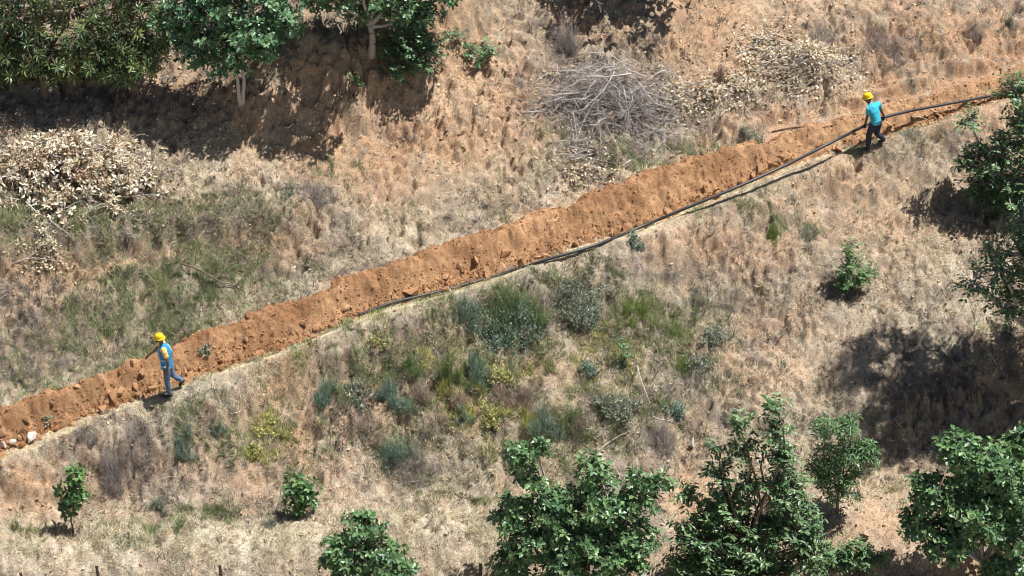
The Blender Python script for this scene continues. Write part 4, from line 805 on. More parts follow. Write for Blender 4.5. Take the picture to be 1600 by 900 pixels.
for a in [
    (800, 488, 84, 56, 'broom', GRN, 'tall dark green broom clump just below the middle of the pipe'),
    (795, 532, 96, 46, 'leafy', TEAL, 'blue green bush in front of the tall broom clump below the pipe'),
    (738, 496, 54, 40, 'broom', TEAL, 'grey green clump left of the tall broom clump below the pipe'),
    (842, 512, 44, 40, 'broom', GRN, 'green clump at the right end of the weed group below the pipe'),
    (745, 592, 46, 58, 'broom', TEAL, 'upright teal weed below the blue green bush'),
    (700, 590, 40, 62, 'broom', GRN, 'thin upright green weed left of the upright teal weed'),
    (606, 614, 40, 44, 'broom', TEAL, 'teal weed above the pinkish dry tuft in mid slope'),
    (640, 574, 52, 40, 'broom', GRN, 'soft green weed between the path edge and the pinkish dry tuft'),
    (512, 628, 48, 46, 'broom', TEAL, 'teal bush standing alone below the path left of centre'),
    (568, 612, 46, 30, 'leafy', GRYG, 'grey green low weed right of the lone teal bush'),
    (912, 480, 92, 52, 'leafy', GRYG, 'wide silvery grey weed patch right of the blue green bush'),
    (915, 500, 40, 26, 'leafy', TEAL, 'low bluish tuft at the foot of the silvery grey patch'),
    (1000, 496, 62, 44, 'broom', LIME, 'bright lime green clump right of the silvery grey patch'),
    (1062, 528, 40, 30, 'grass', LIME, 'green grass tuft right below the bright lime clump'),
    (1072, 572, 36, 38, 'grass', LIME, 'lower green grass tuft above the dark grey scrub'),
    (1098, 580, 60, 28, 'leafy', GRYG, 'dark grey scrub beside the lower green grass tuft'),
    (852, 676, 54, 48, 'broom', TEAL, 'dense teal bush just above the large bushy fig'),
    (888, 664, 44, 30, 'broom', GRN, 'low green weed right of the dense teal bush'),
    (664, 622, 52, 36, 'twiggy', RUST, 'pinkish brown dry tuft below the teal weed in mid slope'),
    (712, 632, 44, 32, 'twiggy', RUST, 'rusty dry tuft right of the pinkish brown tuft'),
    (804, 638, 64, 46, 'twiggy', RUST, 'biggest rusty dry tuft above the dense teal bush'),
    (572, 674, 60, 32, 'twiggy', RUST, 'brown dry tuft at the left of the rusty tufts'),
    (695, 660, 26, 26, 'twiggy', RUST, 'smallest rusty dry tuft between its larger neighbours'),
    (904, 668, 30, 24, 'twiggy', RUST, 'small dark dry tuft right of the dense teal bush'),
    (726, 655, 30, 26, 'broom', TEAL, 'small teal weed right of the smallest rusty tuft'),
    (626, 640, 46, 42, 'broom', TEAL, 'faint teal weed left of the rusty tufts'),
    (292, 702, 36, 42, 'broom', TEAL, 'teal weed beside the grey dead clump below the first worker'),
    (345, 668, 24, 26, 'broom', TEAL, 'small teal weed below the path right of the first worker'),
    (622, 722, 56, 50, 'broom', TEAL, 'ragged teal weed above the bottom strip left of the figs'),
    (652, 740, 70, 40, 'twiggy', ASH, 'ash grey dead tuft right of the ragged teal weed'),
    (186, 742, 60, 74, 'twiggy', ASH, 'big ash grey curtain of dead stems hanging below the path'),
    (215, 690, 60, 36, 'twiggy', ASH, 'dead brown clump on top of the ash grey curtain'),
    (140, 700, 34, 36, 'twiggy', ASH, 'dead clump left of the ash grey curtain'),
    (250, 792, 38, 26, 'broom', GRYG, 'grey green cushion near the bottom strip below the dead curtain'),
    (968, 650, 80, 40, 'leafy', GRYG, 'wide grey green scrub above the bottom strip'),
    (1020, 690, 70, 40, 'twiggy', ASH, 'ash grey dead scrub below the wide grey green scrub'),
    (1054, 648, 34, 34, 'leafy', TEAL, 'dark teal shrub right of the wide grey green scrub'),
    (1172, 218, 36, 22, 'leafy', GRYG, 'grey green tuft beside the thin crossed sticks'),
    (888, 66, 60, 66, 'twiggy', ASH, 'leafless grey shrub at the top edge above the branch heap'),
    (1128, 124, 26, 34, 'twiggy', RUST, 'russet dry tuft between the two straw leaf heaps'),
    (1180, 72, 20, 16, 'leafy', GRN, 'tiny green tuft on the small pale leaf patch'),
    (1400, 88, 80, 34, 'twiggy', ASH, 'dead grey scrub on the upper right slope'),
    (1360, 60, 60, 30, 'twiggy', RUST, 'brownish dead scrub above the dead grey scrub at upper right'),
    (1290, 60, 60, 34, 'twiggy', ASH, 'pale dead scrub at the upper right above the straw heap'),
    (1522, 44, 50, 34, 'twiggy', ASH, 'dead scrub near the top right corner'),
    (1578, 40, 20, 26, 'broom', GRYG, 'small olive weed in the top right corner'),
    (496, 314, 66, 34, 'twiggy', ASH, 'grey dead tuft on the dusty slope above the mound'),
    (452, 300, 30, 20, 'leafy', GRYG, 'small olive tuft left of the grey dead tuft'),
    (385, 366, 117, 27, 'grass', ASH + OLIVE, 'long ash grey grass tuft at the end of the grassy ledge'),
    (420, 356, 78, 25, 'grass', OLIVE, 'olive grass tuft at the end of the grassy ledge'),
    (300, 372, 78, 27, 'grass', OLIVE, 'olive grass tuft midway along the grassy ledge'),
    (240, 384, 78, 27, 'grass', ASH + OLIVE, 'grey grass tuft hanging over the bare step of the ledge'),
    (160, 392, 78, 25, 'grass', ASH + OLIVE, 'dark grass tuft overhanging the bare step near the leafy heap'),
    (92, 385, 78, 22, 'grass', OLIVE, 'olive grass tuft under the leafy heap'),
    (24, 388, 72, 22, 'grass', OLIVE, 'olive grass tuft under the heap at the left edge'),
    (545, 556, 34, 24, 'twiggy', RUST, 'brown dead mound beside the path left of the weed group'),
    (592, 535, 30, 18, 'leafy', YEL, 'low yellowish tuft below the near end of the pipe'),
    (690, 612, 40, 40, 'grass', YEL, 'yellow green weed left of the upright teal weed'),
    (770, 592, 50, 30, 'leafy', YEL, 'pale yellow weed right of the upright teal weed'),
    (768, 655, 50, 36, 'leafy', YEL, 'pale yellow weed left of the biggest rusty tuft'),
    (420, 674, 36, 22, 'leafy', YEL, 'yellow tuft on the bank below the path at left'),
    (400, 706, 34, 22, 'leafy', YEL, 'lower yellow tuft on the bank below the path at left'),
    (470, 562, 40, 20, 'grass', LIME, 'lime tuft on the edge of the path'),
    (1170, 330, 46, 20, 'grass', GRN, 'dark green tuft under the pipe shadow'),
    (1098, 334, 30, 12, 'grass', GRN, 'tiny green tuft at the left under the pipe shadow'),
    (1206, 366, 26, 36, 'grass', LIME, 'upright green tuft on the slope below the pipe shadow'),
    (1270, 372, 34, 22, 'broom', GRYG, 'small olive tuft right of the upright green tuft'),
    (1345, 236, 50, 14, 'grass', GRN, 'green grass at the feet of the worker in cyan'),
    (1428, 218, 50, 22, 'grass', GRYG, 'grey grass tuft right of the worker in cyan'),
    (930, 400, 40, 14, 'grass', GRN, 'low grass along the pipe in the middle of the path'),
    (990, 385, 34, 20, 'leafy', TEAL, 'teal tuft hanging below the pipe middle'),
    (1115, 540, 50, 28, 'leafy', GRYG, 'silvery low scrub on the slope right of the lime clump'),
    (1150, 470, 60, 26, 'twiggy', ASH, 'greyish dead tuft on the slope below the upright green tuft'),
    (915, 585, 40, 26, 'leafy', TEAL, 'small teal tuft left of the dark seedling'),
    (76, 658, 18, 10, 'leafy', GRYG, 'tiny green sprig on the mound near the white rock'),
    (320, 550, 18, 14, 'leafy', GRYG, 'tiny green sprig on the mound behind the first worker'),
    (30, 826, 30, 16, 'grass', GRN, 'dark green tuft at the lower left edge'),
    (280, 822, 50, 20, 'grass', GRN, 'green tuft on the bottom strip left of the rounded sapling'),
    (200, 842, 46, 20, 'grass', GRN, 'green tuft on the bottom strip near the slender sapling'),
    (425, 820, 30, 24, 'broom', GRYG, 'olive tuft in the shadow of the rounded sapling'),
    (560, 180, 30, 16, 'twiggy', ASH, 'withered tuft on the bare bank under the fig'),
    (640, 222, 40, 22, 'twiggy', ASH, 'withered tuft low on the bare orange bank'),
    (845, 45, 26, 22, 'twiggy', ASH, 'withered tuft left of the leafless grey shrub'),
    (1440, 160, 24, 14, 'twiggy', RUST, 'withered tuft on the soil above the pipe at right'),
    (1090, 600, 50, 24, 'twiggy', ASH, 'dead grey tuft below the dark grey scrub'),
]: weed(*a)

# stones
def stone(px, py, w, h, col, label, seed, flat=0.7, nm='rock', cat='rock', npts=12, hh=0):
    B = at(px, py+h*0.35); s = w/ppm(B)*0.5
    V, F, c = hull_mesh('rock', npts, seed, 1.0, col, 0.5)
    o = obj(nm, mesh_np('rock', V, F, c), M_ROCK, None, label, cat); o.location = B+np.array([0, 0, h/ppm(B)*0.22]); o.scale = (s, s*0.8, h/ppm(B)*0.5); o.rotation_euler = (0.15, 0.1, seed)
WH = np.array((0.60, 0.54, 0.46))
for a in [(52, 679, 27, 22, WH, 'largest white rock on the soil mound at the left edge', 1), (20, 689, 18, 14, WH*0.95, 'middle white rock left of the largest one on the mound', 2), (6, 693, 13, 18, WH, 'white rock at the very left edge of the mound', 3), (31, 698, 7, 6, WH*0.9, 'white pebble below the middle white rock', 4),
          (114, 661, 19, 19, (0.45, 0.27, 0.14), 'squarish orange boulder on the mound right of the white rocks', 5), (722, 206, 15, 16, (0.62, 0.48, 0.34), 'pale stone on the bare orange bank', 6), (862, 318, 12, 10, (0.42, 0.38, 0.32), 'grey stone at the upper rim of the mound', 7), (1351, 832, 22, 16, (0.46, 0.34, 0.24), 'flat brown stone beneath the young whorled leaf tree', 8),
          (1082, 688, 14, 22, (0.62, 0.56, 0.5), 'whitish stone left of the tall young tree', 9), (760, 203, 10, 8, (0.6, 0.47, 0.36), 'small pale stone right of the bank stone', 10), (236, 617, 22, 10, (0.47, 0.27, 0.15), 'long orange clod at the feet of the first worker', 11), (242, 742, 0.1, 0.1, WH, '', 0)]:
    if a[5]: stone(*a)

# fence posts: rusty angle iron at the bottom edge
M_IRON = mat_plain('rusty_iron', (0.07, 0.045, 0.035), 0.7, 0.3, 60, 0.3)
def post(px, py, label):
    B = at(px, py+62); top = ray_y(px, py, B[1]); H = top[2]-B[2]; w = 0.045; t = 0.006
    bm = bmesh.new()
    for (x0, x1, y0, y1) in ((0, w, 0, t), (0, t, t, w)):
        vs_ = [bm.verts.new((x, y, z)) for z in (-0.2, H) for x, y in ((x0, y0), (x1, y0), (x1, y1), (x0, y1))]
        for f in ((0, 3, 2, 1), (4, 5, 6, 7), (0, 1, 5, 4), (1, 2, 6, 5), (2, 3, 7, 6), (3, 0, 4, 7)): bm.faces.new([vs_[i] for i in f])
    me = bpy.data.meshes.new('fence_post'); bm.to_mesh(me); bm.free()
    o = obj('fence_post', me, M_IRON, None, label, 'post', 'fence posts along the bottom edge'); o.location = B; o.rotation_euler = (0, 0, 0.6)
post(159, 885, 'rusty iron fence post below the slender sapling at the bottom edge')
post(349, 884, 'rusty iron fence post at the bottom edge left of the small rounded fig')
post(751, 881, 'rusty iron fence post at the bottom edge beside the large bushy fig')
post(42, 896, 'rusty iron fence post nearest the bottom left corner')

# ------------------------------------------------------------------ water pipe
PIPE = [(560, 493, 0.0), (590, 481, .045), (620, 471, .05), (700, 452, .05), (790, 426, .05), (850, 407, .06), (930, 383, .08), (1000, 355, .13), (1075, 324, .18), (1150, 293, .27), (1230, 257, .38), (1300, 222, .49), (1352, 196, .56), (1380, 184, .57), (1415, 175, .46), (1450, 168, .33), (1520, 155, .16), (1590, 142, .08), (1660, 126, .05), (1740, 104, .05)]
pp = np.array([at(a, b, c) for a, b, c in PIPE])
tt_ = np.linspace(0, len(pp)-1, 150); i0 = np.clip(tt_.astype(int), 0, len(pp)-2); fr = (tt_-i0)[:, None]
def cr(i): return pp[np.clip(i, 0, len(pp)-1)]
a0, a1, a2, a3 = cr(i0-1), cr(i0), cr(i0+1), cr(i0+2)
spl = 0.5*((2*a1)+(-a0+a2)*fr+(2*a0-5*a1+4*a2-a3)*fr**2+(-a0+3*a1-3*a2+a3)*fr**3)
M_PIPE = mat_plain('black_polyethylene', (0.024, 0.023, 0.026), 0.42, 0.0, 60, 0.45, 0.5, 6)
g = Geo(); tube(g, spl, 0.034, 14, (0.02, 0.02, 0.02))
pipe = obj('water_pipe', g.mesh('water_pipe', pp[0], True), M_PIPE, None, 'long black plastic pipe laid along the mound and carried by the worker in cyan', 'pipe'); pipe.location = pp[0]
# ------------------------------------------------------------------ workers
def loft(bm, pts, rad, n=12, side=None):
    """closed tapered tube with round ends; rad: (a, b) half widths per point, a along 'side'"""
    P = [np.asarray(p, float) for p in pts]; R = [(r, r) if np.isscalar(r) else r for r in rad]
    P = [P[0]-unit(P[1]-P[0])*min(R[0])*0.6]+P+[P[-1]+unit(P[-1]-P[-2])*min(R[-1])*0.6]
    R = [(R[0][0]*0.45, R[0][1]*0.45)]+R+[(R[-1][0]*0.45, R[-1][1]*0.45)]
    P = np.array(P); T = unit(np.gradient(P, axis=0)); rings = []
    s = np.asarray(side if side is not None else (0.13, 0.98, 0.1), float)
    for p, t, (ra, rb) in zip(P, T, R):
        A = unit(s-t*(s@t)); Bv = np.cross(t, A)
        rings.append([bm.verts.new(p+ra*math.cos(k*2*math.pi/n)*A+rb*math.sin(k*2*math.pi/n)*Bv) for k in range(n)])
    for r0, r1 in zip(rings[:-1], rings[1:]):
        for k in range(n): bm.faces.new((r0[k], r0[(k+1) % n], r1[(k+1) % n], r1[k]))
    bm.faces.new(rings[0][::-1]); bm.faces.new(rings[-1])
def ball(bm, c, r):
    bmesh.ops.create_uvsphere(bm, u_segments=14, v_segments=9, radius=1.0, matrix=Matrix.Translation(Vector(c)) @ Matrix.Diagonal((r[0], r[1], r[2], 1)))
def fuse(name, bm, voxel, mat, parent, smooth=4):
    """melts overlapping lofts into one continuous skin"""
    me = bpy.data.meshes.new(name); bmesh.ops.recalc_face_normals(bm, faces=bm.faces); bm.to_mesh(me); bm.free()
    t = bpy.data.objects.new('melt', me); COL.objects.link(t)
    m = t.modifiers.new('r', 'REMESH'); m.mode = 'VOXEL'; m.voxel_size = voxel
    s = t.modifiers.new('s', 'SMOOTH'); s.iterations = smooth; s.factor = 0.5
    dg = bpy.context.evaluated_depsgraph_get(); me2 = bpy.data.meshes.new_from_object(t.evaluated_get(dg)); me2.name = name
    bpy.data.objects.remove(t)
    me2.polygons.foreach_set('use_smooth', np.ones(len(me2.polygons), bool)); me2.materials.clear()
    return obj(name, me2, mat, parent)

M_SKIN = mat_plain('skin', (0.17, 0.085, 0.055), 0.55, 0, 60, 0.08)
M_HAIR = mat_plain('dark_hair', (0.018, 0.014, 0.012), 0.7)
M_HAT = mat_plain('yellow_helmet', (0.86, 0.58, 0.008), 0.35, 0, 60, 0.04, 0.5)
M_VEST = mat_plain('blue_vest', (0.03, 0.27, 0.56), 0.75, 0.9, 16, 0.22)
M_BAND = mat_plain('reflective_band', (0.42, 0.58, 0.68), 0.4, 0, 60, 0.08)
M_TEEY = mat_plain('yellow_tee', (0.72, 0.50, 0.17), 0.85, 0.9, 16, 0.22)
M_CYAN = mat_plain('cyan_tee', (0.045, 0.46, 0.60), 0.8, 0.9, 16, 0.22)
M_JEAN = mat_plain('blue_jeans', (0.11, 0.18, 0.30), 0.85, 0.9, 18, 0.35)
M_NAVY = mat_plain('navy_jeans', (0.030, 0.042, 0.075), 0.85, 0.9, 18, 0.35)
M_SHOE = mat_plain('dark_shoes', (0.022, 0.021, 0.025), 0.6)
M_GLOVE = mat_plain('dark_gloves', (0.03, 0.027, 0.026), 0.8)

def hand(bm, w, palm_dir, across, curl, sc=1.0, grip=None):
    """palm and five separate fingers; palm_dir: wrist to knuckles, across: towards the thumb side, curl: way the fingers bend"""
    d = unit(np.asarray(palm_dir, float)); a = unit(np.asarray(across, float)-d*(np.asarray(across, float)@d)); c = unit(np.asarray(curl, float)); w = np.asarray(w, float)
    k = w+d*0.085*sc
    loft(bm, [w, w+d*0.045*sc, k], [(0.030*sc, 0.019*sc), (0.040*sc, 0.018*sc), (0.040*sc, 0.015*sc)], 10, a)
    for i, (o, L) in enumerate(((0.030, 0.074), (0.010, 0.083), (-0.011, 0.077), (-0.031, 0.060))):
        b = k+a*o*sc; q = 0.9 if grip else 0.35
        p1 = b+(d*math.cos(q*0.6)+c*math.sin(q*0.6))*L*0.42*sc; p2 = p1+(d*math.cos(q*1.6)+c*math.sin(q*1.6))*L*0.33*sc; p3 = p2+(d*math.cos(q*2.5)+c*math.sin(q*2.5))*L*0.27*sc
        loft(bm, [b-d*0.01, p1, p2, p3], [0.0100*sc, 0.0095*sc, 0.0088*sc, 0.0075*sc], 8, a)
    tb = w+d*0.022*sc+a*0.030*sc
    t1 = tb+(d*0.55+a*0.75+c*0.3)*0.038*sc; t2 = t1+(d*0.85+a*0.15+c*0.5)*0.034*sc
    loft(bm, [tb-a*0.012, t1, t2], [0.0135*sc, 0.0115*sc, 0.009*sc], 8, c)

def head(bm, c, f, up):
    """skull, jaw, nose, ears, brow; f looks forward"""
    f = unit(np.asarray(f, float)); up = unit(np.asarray(up, float)-f*(np.asarray(up, float)@f)); s = np.cross(up, f); c = np.asarray(c, float)
    loft(bm, [c-up*0.02-f*0.012+up*0.075, c+up*0.03, c-up*0.04+f*0.008, c-up*0.095+f*0.028], [(0.055, 0.07), (0.077, 0.096), (0.070, 0.088), (0.040, 0.048)], 16, s)
    loft(bm, [c+f*0.086+up*0.02, c+f*0.112-up*0.022, c+f*0.098-up*0.032], [0.010, 0.017, 0.012], 8, s)
    loft(bm, [c+f*0.088-s*0.03-up*0.058, c+f*0.098-up*0.058, c+f*0.088+s*0.03-up*0.058], [0.008, 0.011, 0.008], 8, up)
    loft(bm, [c+f*0.084-s*0.045+up*0.022, c+f*0.094+up*0.026, c+f*0.084+s*0.045+up*0.022], [0.009, 0.011, 0.009], 8, up)
    for q in (-1, 1): loft(bm, [c+s*q*0.078+up*0.02-f*0.01, c+s*q*0.086-f*0.015-up*0.01, c+s*q*0.076-up*0.032-f*0.005], [(0.018, 0.008), (0.022, 0.008), (0.012, 0.007)], 8, f)
    return f, up, s

def hard_hat(parent, c, f, up):
    f = unit(np.asarray(f, float)); up = unit(np.asarray(up, float)-f*(np.asarray(up, float)@f)); s = np.cross(up, f); c = np.asarray(c, float)+up*0.035
    n = 28; prof = [(1.0, 0.0), (1.0, 0.25), (0.96, 0.5), (0.86, 0.74), (0.66, 0.92), (0.36, 1.03), (0.0, 1.06)]
    V = []; F = []
    for (q, z) in prof:
        for k in range(n):
            a = 2*math.pi*k/n; V.append(c+(f*math.cos(a)*0.113+s*math.sin(a)*0.097)*q+up*z*0.108*(1+0.05*(abs(math.sin(a)) < 0.25)*q))
    for i in range(len(prof)-1):
        for k in range(n): F.append((i*n+k, i*n+(k+1) % n, (i+1)*n+(k+1) % n, (i+1)*n+k))
    o = len(V)                                                     # peak all round, longest in front
    for (e, dz) in ((0.0, 0.0), (1.0, -0.012), (1.0, -0.020), (0.0, -0.012)):
        for k in range(n):
            a = 2*math.pi*k/n; w = 0.015+0.034*max(0, math.cos(a))**2+0.012*max(0, -math.cos(a)); V.append(c+f*math.cos(a)*(0.113+w*e)+s*math.sin(a)*(0.097+w*e)+up*(dz))
    for i in range(3):
        for k in range(n): F.append((o+i*n+k, o+(i+1)*n+k, o+(i+1)*n+(k+1) % n, o+i*n+(k+1) % n))
    hat = obj('hard_hat', mesh_np('hard_hat', np.array(V), np.array(F), None, True), M_HAT, parent)
    g = Geo(); rid = [c+f*math.cos(t)*0.108+up*(0.02+math.sin(t)*0.098) for t in np.linspace(0.35, math.pi-0.3, 12)]; tube(g, rid, 0.012, 6, (0.8, 0.5, 0.01))
    obj('ridge', g.mesh('ridge', (0, 0, 0), True), M_HAT, hat)
    return hat

def shoe(parent, ankle, toe, up=(0, 0, 1)):
    bm = bmesh.new(); a = np.asarray(ankle, float); t = np.asarray(toe, float); u = unit(np.asarray(up, float)); d = unit(t-a)
    heel = a-d*0.055-u*0.055; ball_ = a+(t-a)*0.62-u*0.035
    loft(bm, [a+u*0.03, a-u*0.02], [0.047, 0.050], 12); loft(bm, [heel, a-u*0.052+d*0.03, ball_, t], [(0.042, 0.036), (0.046, 0.038), (0.052, 0.033), (0.042, 0.022)], 12, np.cross(d, u))
    fuse('shoe', bm, 0.012, M_SHOE, parent, 3)

# first worker: walking to the left, far arm reaching forward
B1 = at(263, 617)
w1 = thing('person', B1, 'worker in yellow helmet and blue vest walking left beside the mound', 'person')
# x right, y away from the camera, z up; he faces -x with a slight turn away
SC1 = 0.87; w1.scale = (SC1,)*3
F1 = unit(np.array([-0.93, 0.30, -0.12]))
def W(*p): return np.array(p, float)
gz = lambda x, y: (float(hz(B1[0]+x*SC1, B1[1]+y*SC1))-B1[2])/SC1
ft2 = W(0.28, 0.21, 0); ft2[2] = gz(0.28, 0.21)
hipN, kneeN, ankN, toeN = W(0.06, -0.09, 0.90), W(0.03, -0.09, 0.49), W(0.05, -0.08, 0.085), W(-0.13, -0.06, 0.035)
hipF, kneeF, ankF, toeF = W(0.05, 0.10, 0.90), W(0.13, 0.13, 0.50), W(0.34, 0.20, ft2[2]+0.20), W(0.25, 0.19, ft2[2]+0.045)
shN, shF, neck, hd = W(0.065, -0.19, 1.40), W(-0.03, 0.20, 1.40), W(-0.01, 0.0, 1.47), W(-0.045, 0.01, 1.625)
elN, wrN = W(0.13, -0.235, 1.12), W(0.085, -0.235, 0.88)
elF, wrF = W(-0.20, 0.25, 1.18), W(-0.38, 0.24, 1.02)
bm = bmesh.new()
head(bm, hd, F1, (0, 0, 1)); loft(bm, [W(0.0, 0, 1.42), hd-W(-0.01, 0, 0.08)], [0.058, 0.052], 12)
TS1 = unit(np.cross((0, 0, 1), F1))
loft(bm, [W(0.05, 0.0, 0.90), W(0.045, 0, 1.05), W(0.035, 0, 1.25), W(0.015, 0, 1.40)], [(0.13, 0.085), (0.12, 0.08), (0.14, 0.085), (0.11, 0.065)], 16, TS1)
loft(bm, [shN, elN, wrN], [0.048, 0.039, 0.028], 12); loft(bm, [shF, elF, wrF], [0.048, 0.039, 0.028], 12)
loft(bm, [W(0.03, 0, 1.38), shN], [0.05, 0.045], 12); loft(bm, [W(0.0, 0, 1.38), shF], [0.05, 0.045], 12)
for h_, k_, a_ in ((hipN, kneeN, ankN), (hipF, kneeF, ankF)): loft(bm, [h_, (h_+k_)/2, k_, (k_+a_)/2, a_], [0.075, 0.068, 0.050, 0.048, 0.034], 12)
hand(bm, wrN, wrN-elN+W(-0.03, 0, 0), (-1, 0, 0), (-0.4, 0.9, 0)); hand(bm, wrF, wrF-elF+W(0, 0, -0.04), (0, -0.4, 0.8), (-0.3, -0.3, -0.9))
fuse('body', bm, 0.0105, M_SKIN, w1, 2)
bm = bmesh.new(); c = hd-W(0, 0, 0.0)
loft(bm, [hd+W(0.02, 0, 0.05), hd+W(0.035, 0, -0.03)], [(0.075, 0.085), (0.065, 0.06)], 12, TS1); fuse('hair', bm, 0.012, M_HAIR, w1)
bm = bmesh.new(); f = F1
loft(bm, [hd+f*0.075+TS1*0.05-W(0, 0, 0.03), hd+f*0.085-W(0, 0, 0.098), hd+f*0.075-TS1*0.05-W(0, 0, 0.03)], [0.024, 0.030, 0.024], 10); fuse('beard', bm, 0.010, M_HAIR, w1)
hard_hat(w1, hd, F1, (-0.05, 0, 1))
bm = bmesh.new()
loft(bm, [W(0.05, 0, 0.96), W(0.045, 0, 1.05), W(0.035, 0, 1.25), W(0.02, 0, 1.39), W(0.0, 0, 1.455)], [(0.165, 0.115), (0.155, 0.11), (0.178, 0.118), (0.155, 0.10), (0.07, 0.065)], 18, TS1)
for s_, e_ in ((shN, elN), (shF, elF)): loft(bm, [W(0.02, 0, 1.37)*0.4+s_*0.6, s_, s_+(e_-s_)*0.55], [0.078, 0.070, 0.066], 12)
fuse('tee_shirt', bm, 0.017, M_TEEY, w1)
bm = bmesh.new()                                                   # vest: open sides at the arms, long over the hips
loft(bm, [W(0.055, 0, 0.83), W(0.05, 0, 0.95), W(0.045, 0, 1.08), W(0.037, 0, 1.25), W(0.022, 0, 1.385), W(0.003, 0, 1.462)], [(0.188, 0.142), (0.182, 0.136), (0.172, 0.13), (0.185, 0.135), (0.155, 0.118), (0.085, 0.078)], 18, TS1)
vest = fuse('vest', bm, 0.017, M_VEST, w1)
def hoop(z, ra, rb, cx, r=0.022):
    V = []; n = 30
    for dz, k in ((-r, 1.0), (-r, 1.05), (r, 1.05), (r, 1.0)):
        for i in range(n):
            a = 2*math.pi*i/n; V.append(W(cx, 0, z+dz)+TS1*math.cos(a)*ra*k+unit(np.cross(TS1, (0, 0, 1)))*math.sin(a)*rb*k)
    Fq = [(j*n+i, j*n+(i+1) % n, ((j+1) % 4)*n+(i+1) % n, ((j+1) % 4)*n+i) for j in range(4) for i in range(n)]
    obj('reflective_band', mesh_np('reflective_band', np.array(V), np.array(Fq), None, True), M_BAND, vest)
hoop(0.93, 0.183, 0.113, 0.051); hoop(1.10, 0.171, 0.113, 0.044)
bk = -unit(np.cross(TS1, (0, 0, 1)))*1.0
if bk@F1 > 0: bk = -bk
for q in (-1, 1):
    for sgn in (1, -1):
        pts = [W(0.044, 0, 1.10)+TS1*q*0.10+bk*sgn*0.112, W(0.037, 0, 1.25)+TS1*q*0.105+bk*sgn*0.116, W(0.024, 0, 1.37)+TS1*q*0.095+bk*sgn*0.098, W(0.015, 0, 1.43)+TS1*q*0.085+bk*sgn*0.05]
        g = Geo(); tube(g, np.array(pts), 0.022, 6, (0.5, 0.6, 0.7)); obj('reflective_band', g.mesh('reflective_band', (0, 0, 0), True), M_BAND, vest)
bm = bmesh.new()
loft(bm, [W(0.05, 0, 0.87), W(0.05, 0, 1.0)], [(0.165, 0.118), (0.155, 0.112)], 16, TS1)
for h_, k_, a_ in ((hipN, kneeN, ankN), (hipF, kneeF, ankF)): loft(bm, [h_, (h_+k_)/2, k_, (k_+a_)/2, a_+(k_-a_)*0.06], [0.098, 0.090, 0.072, 0.068, 0.060], 12)
fuse('jeans', bm, 0.017, M_JEAN, w1)
shoe(w1, ankN, toeN); shoe(w1, ankF, toeF, unit(W(0.5, 0, 0.6)))

# second worker: stooped with his back to us, both hands on the pipe
B2 = at(1354, 235)
w2 = thing('person', B2, 'stooped worker in yellow helmet and cyan shirt carrying the black pipe', 'person')
SC2 = 0.94; w2.scale = (SC2,)*3
def nearest_pipe(px):
    q = project(spl[:, 0], spl[:, 1], spl[:, 2])[0]; return (spl[int(np.argmin(np.abs(q-px)))]-B2)/SC2
hL = nearest_pipe(1351); hR = nearest_pipe(1381); print('hands', hL, hR)
F2 = unit(np.array([-0.80, 0.55, -0.25])); TS2 = unit(np.cross((0, 0, 1), F2))
gz2 = lambda x, y: (float(hz(B2[0]+x*SC2, B2[1]+y*SC2))-B2[2])/SC2
hipL, kneeL, ankL, toeL = W(0.09, -0.05, 0.79), W(0.02, 0.02, 0.43), W(0.03, -0.01, 0.085), W(-0.14, 0.04, 0.035)
g2 = gz2(0.40, 0.24)
hipR, kneeR, ankR, toeR = W(0.23, 0.06, 0.79), W(0.22, 0.10, 0.44), W(0.44, 0.22, g2+0.13), W(0.33, 0.28, g2+0.04)
pel = W(0.16, 0.0, 0.80); ch = W(0.08, 0.06, 1.10); nk = W(-0.005, 0.12, 1.27); hd2 = W(-0.075, 0.17, 1.385)
sL = W(-0.055, -0.02, 1.20); sR = W(0.19, 0.20, 1.21)
dist = np.linalg.norm
def elbow(s, h, out, L=0.56):
    m = (s+h)/2; d = dist(h-s); return m+unit(np.asarray(out, float))*math.sqrt(max(0.0, (L/2)**2-(d/2)**2))
hdl = unit(W(-0.2, 0.5, -1)); wL = hL+W(0.0, -0.03, 0.07); wR = hR+W(0.0, -0.03, 0.07)
eL = elbow(sL, wL, (-0.5, -0.4, 0.1)); eR = elbow(sR, wR, (0.9, -0.2, 0.1))
bm = bmesh.new()
HF2 = unit(np.array([-0.90, 0.32, -0.30])); head(bm, hd2, HF2, (-0.25, 0.1, 1)); loft(bm, [nk-W(-0.02, 0.02, 0.06), hd2-W(-0.02, 0.01, 0.08)], [0.06, 0.053], 12)
loft(bm, [pel, (pel+ch)/2, ch, nk-W(0, 0, 0.06)], [(0.13, 0.085), (0.12, 0.082), (0.135, 0.082), (0.10, 0.06)], 16, TS2)
loft(bm, [sL, eL, wL], [0.048, 0.039, 0.029], 12); loft(bm, [sR, eR, wR], [0.048, 0.039, 0.029], 12)
loft(bm, [ch+W(0, 0, 0.06), sL], [0.05, 0.045], 12); loft(bm, [ch+W(0, 0, 0.06), sR], [0.05, 0.045], 12)
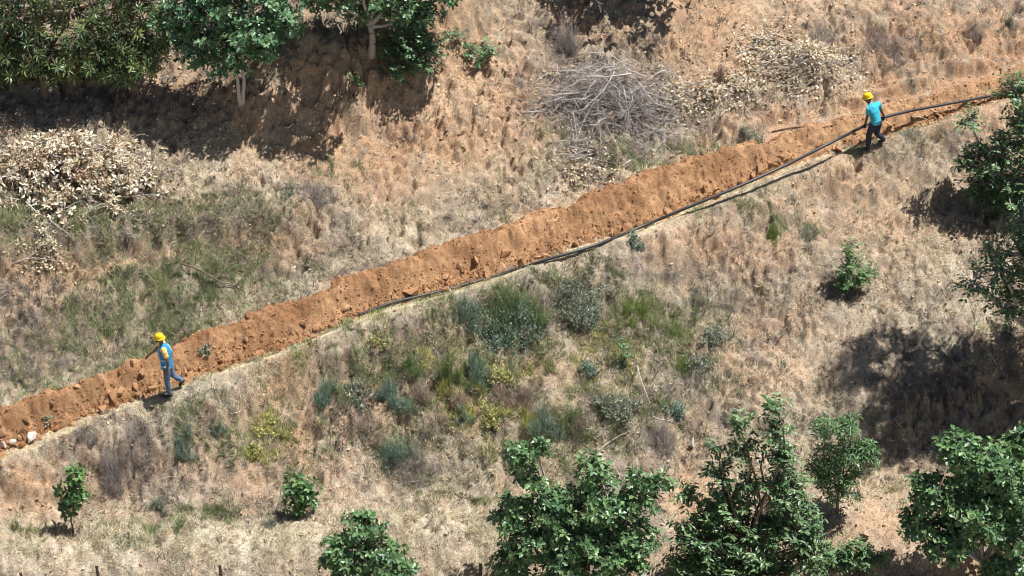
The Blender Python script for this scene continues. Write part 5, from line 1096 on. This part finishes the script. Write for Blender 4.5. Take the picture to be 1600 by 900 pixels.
for h_, k_, a_ in ((hipL, kneeL, ankL), (hipR, kneeR, ankR)): loft(bm, [h_, (h_+k_)/2, k_, (k_+a_)/2, a_], [0.075, 0.068, 0.05, 0.048, 0.034], 12)
pd = unit(nearest_pipe(1372)-nearest_pipe(1352))
hand(bm, wL, (0.05, -0.12, -1), -pd, (0.0, 1.0, -0.1), 1.0, True); hand(bm, wR, (0.05, -0.12, -1), -pd, (0.0, 1.0, -0.1), 1.0, True)
fuse('body', bm, 0.0105, M_SKIN, w2, 2)
bm = bmesh.new(); loft(bm, [hd2+W(0.02, 0, 0.05), hd2+W(0.05, -0.01, -0.03)], [(0.076, 0.086), (0.062, 0.055)], 12, TS2); fuse('hair', bm, 0.012, M_HAIR, w2)
hard_hat(w2, hd2, HF2, (-0.22, 0.08, 1))
bm = bmesh.new()
loft(bm, [pel-W(0, 0, 0.03), pel+(ch-pel)*0.35, ch, nk-W(-0.01, 0.02, 0.075), nk-W(-0.005, 0.01, 0.01)], [(0.172, 0.122), (0.165, 0.118), (0.185, 0.125), (0.155, 0.10), (0.07, 0.065)], 18, TS2)
for s_, e_ in ((sL, eL), (sR, eR)): loft(bm, [ch+W(0, 0, 0.06), ch*0.4+s_*0.6+W(0, 0, 0.03), s_, s_+(e_-s_)*0.62], [0.105, 0.092, 0.076, 0.068], 12)
fuse('tee_shirt', bm, 0.017, M_CYAN, w2)
bm = bmesh.new()
loft(bm, [pel-W(0, 0, 0.05), pel+W(0, 0, 0.05)], [(0.165, 0.118), (0.158, 0.112)], 16, TS2)
for h_, k_, a_ in ((hipL, kneeL, ankL), (hipR, kneeR, ankR)): loft(bm, [h_, (h_+k_)/2, k_, (k_+a_)/2, a_+(k_-a_)*0.06], [0.102, 0.095, 0.076, 0.07, 0.062], 12)
fuse('jeans', bm, 0.017, M_NAVY, w2)
for w_ in (wL, wR):
    bm = bmesh.new(); hand(bm, w_, (0.05, -0.12, -1), -pd, (0.0, 1.0, -0.1), 1.12, True); fuse('glove', bm, 0.008, M_GLOVE, w2, 1)
shoe(w2, ankL, toeL); shoe(w2, ankR, toeR, unit(W(0.25, -0.1, 0.9)))
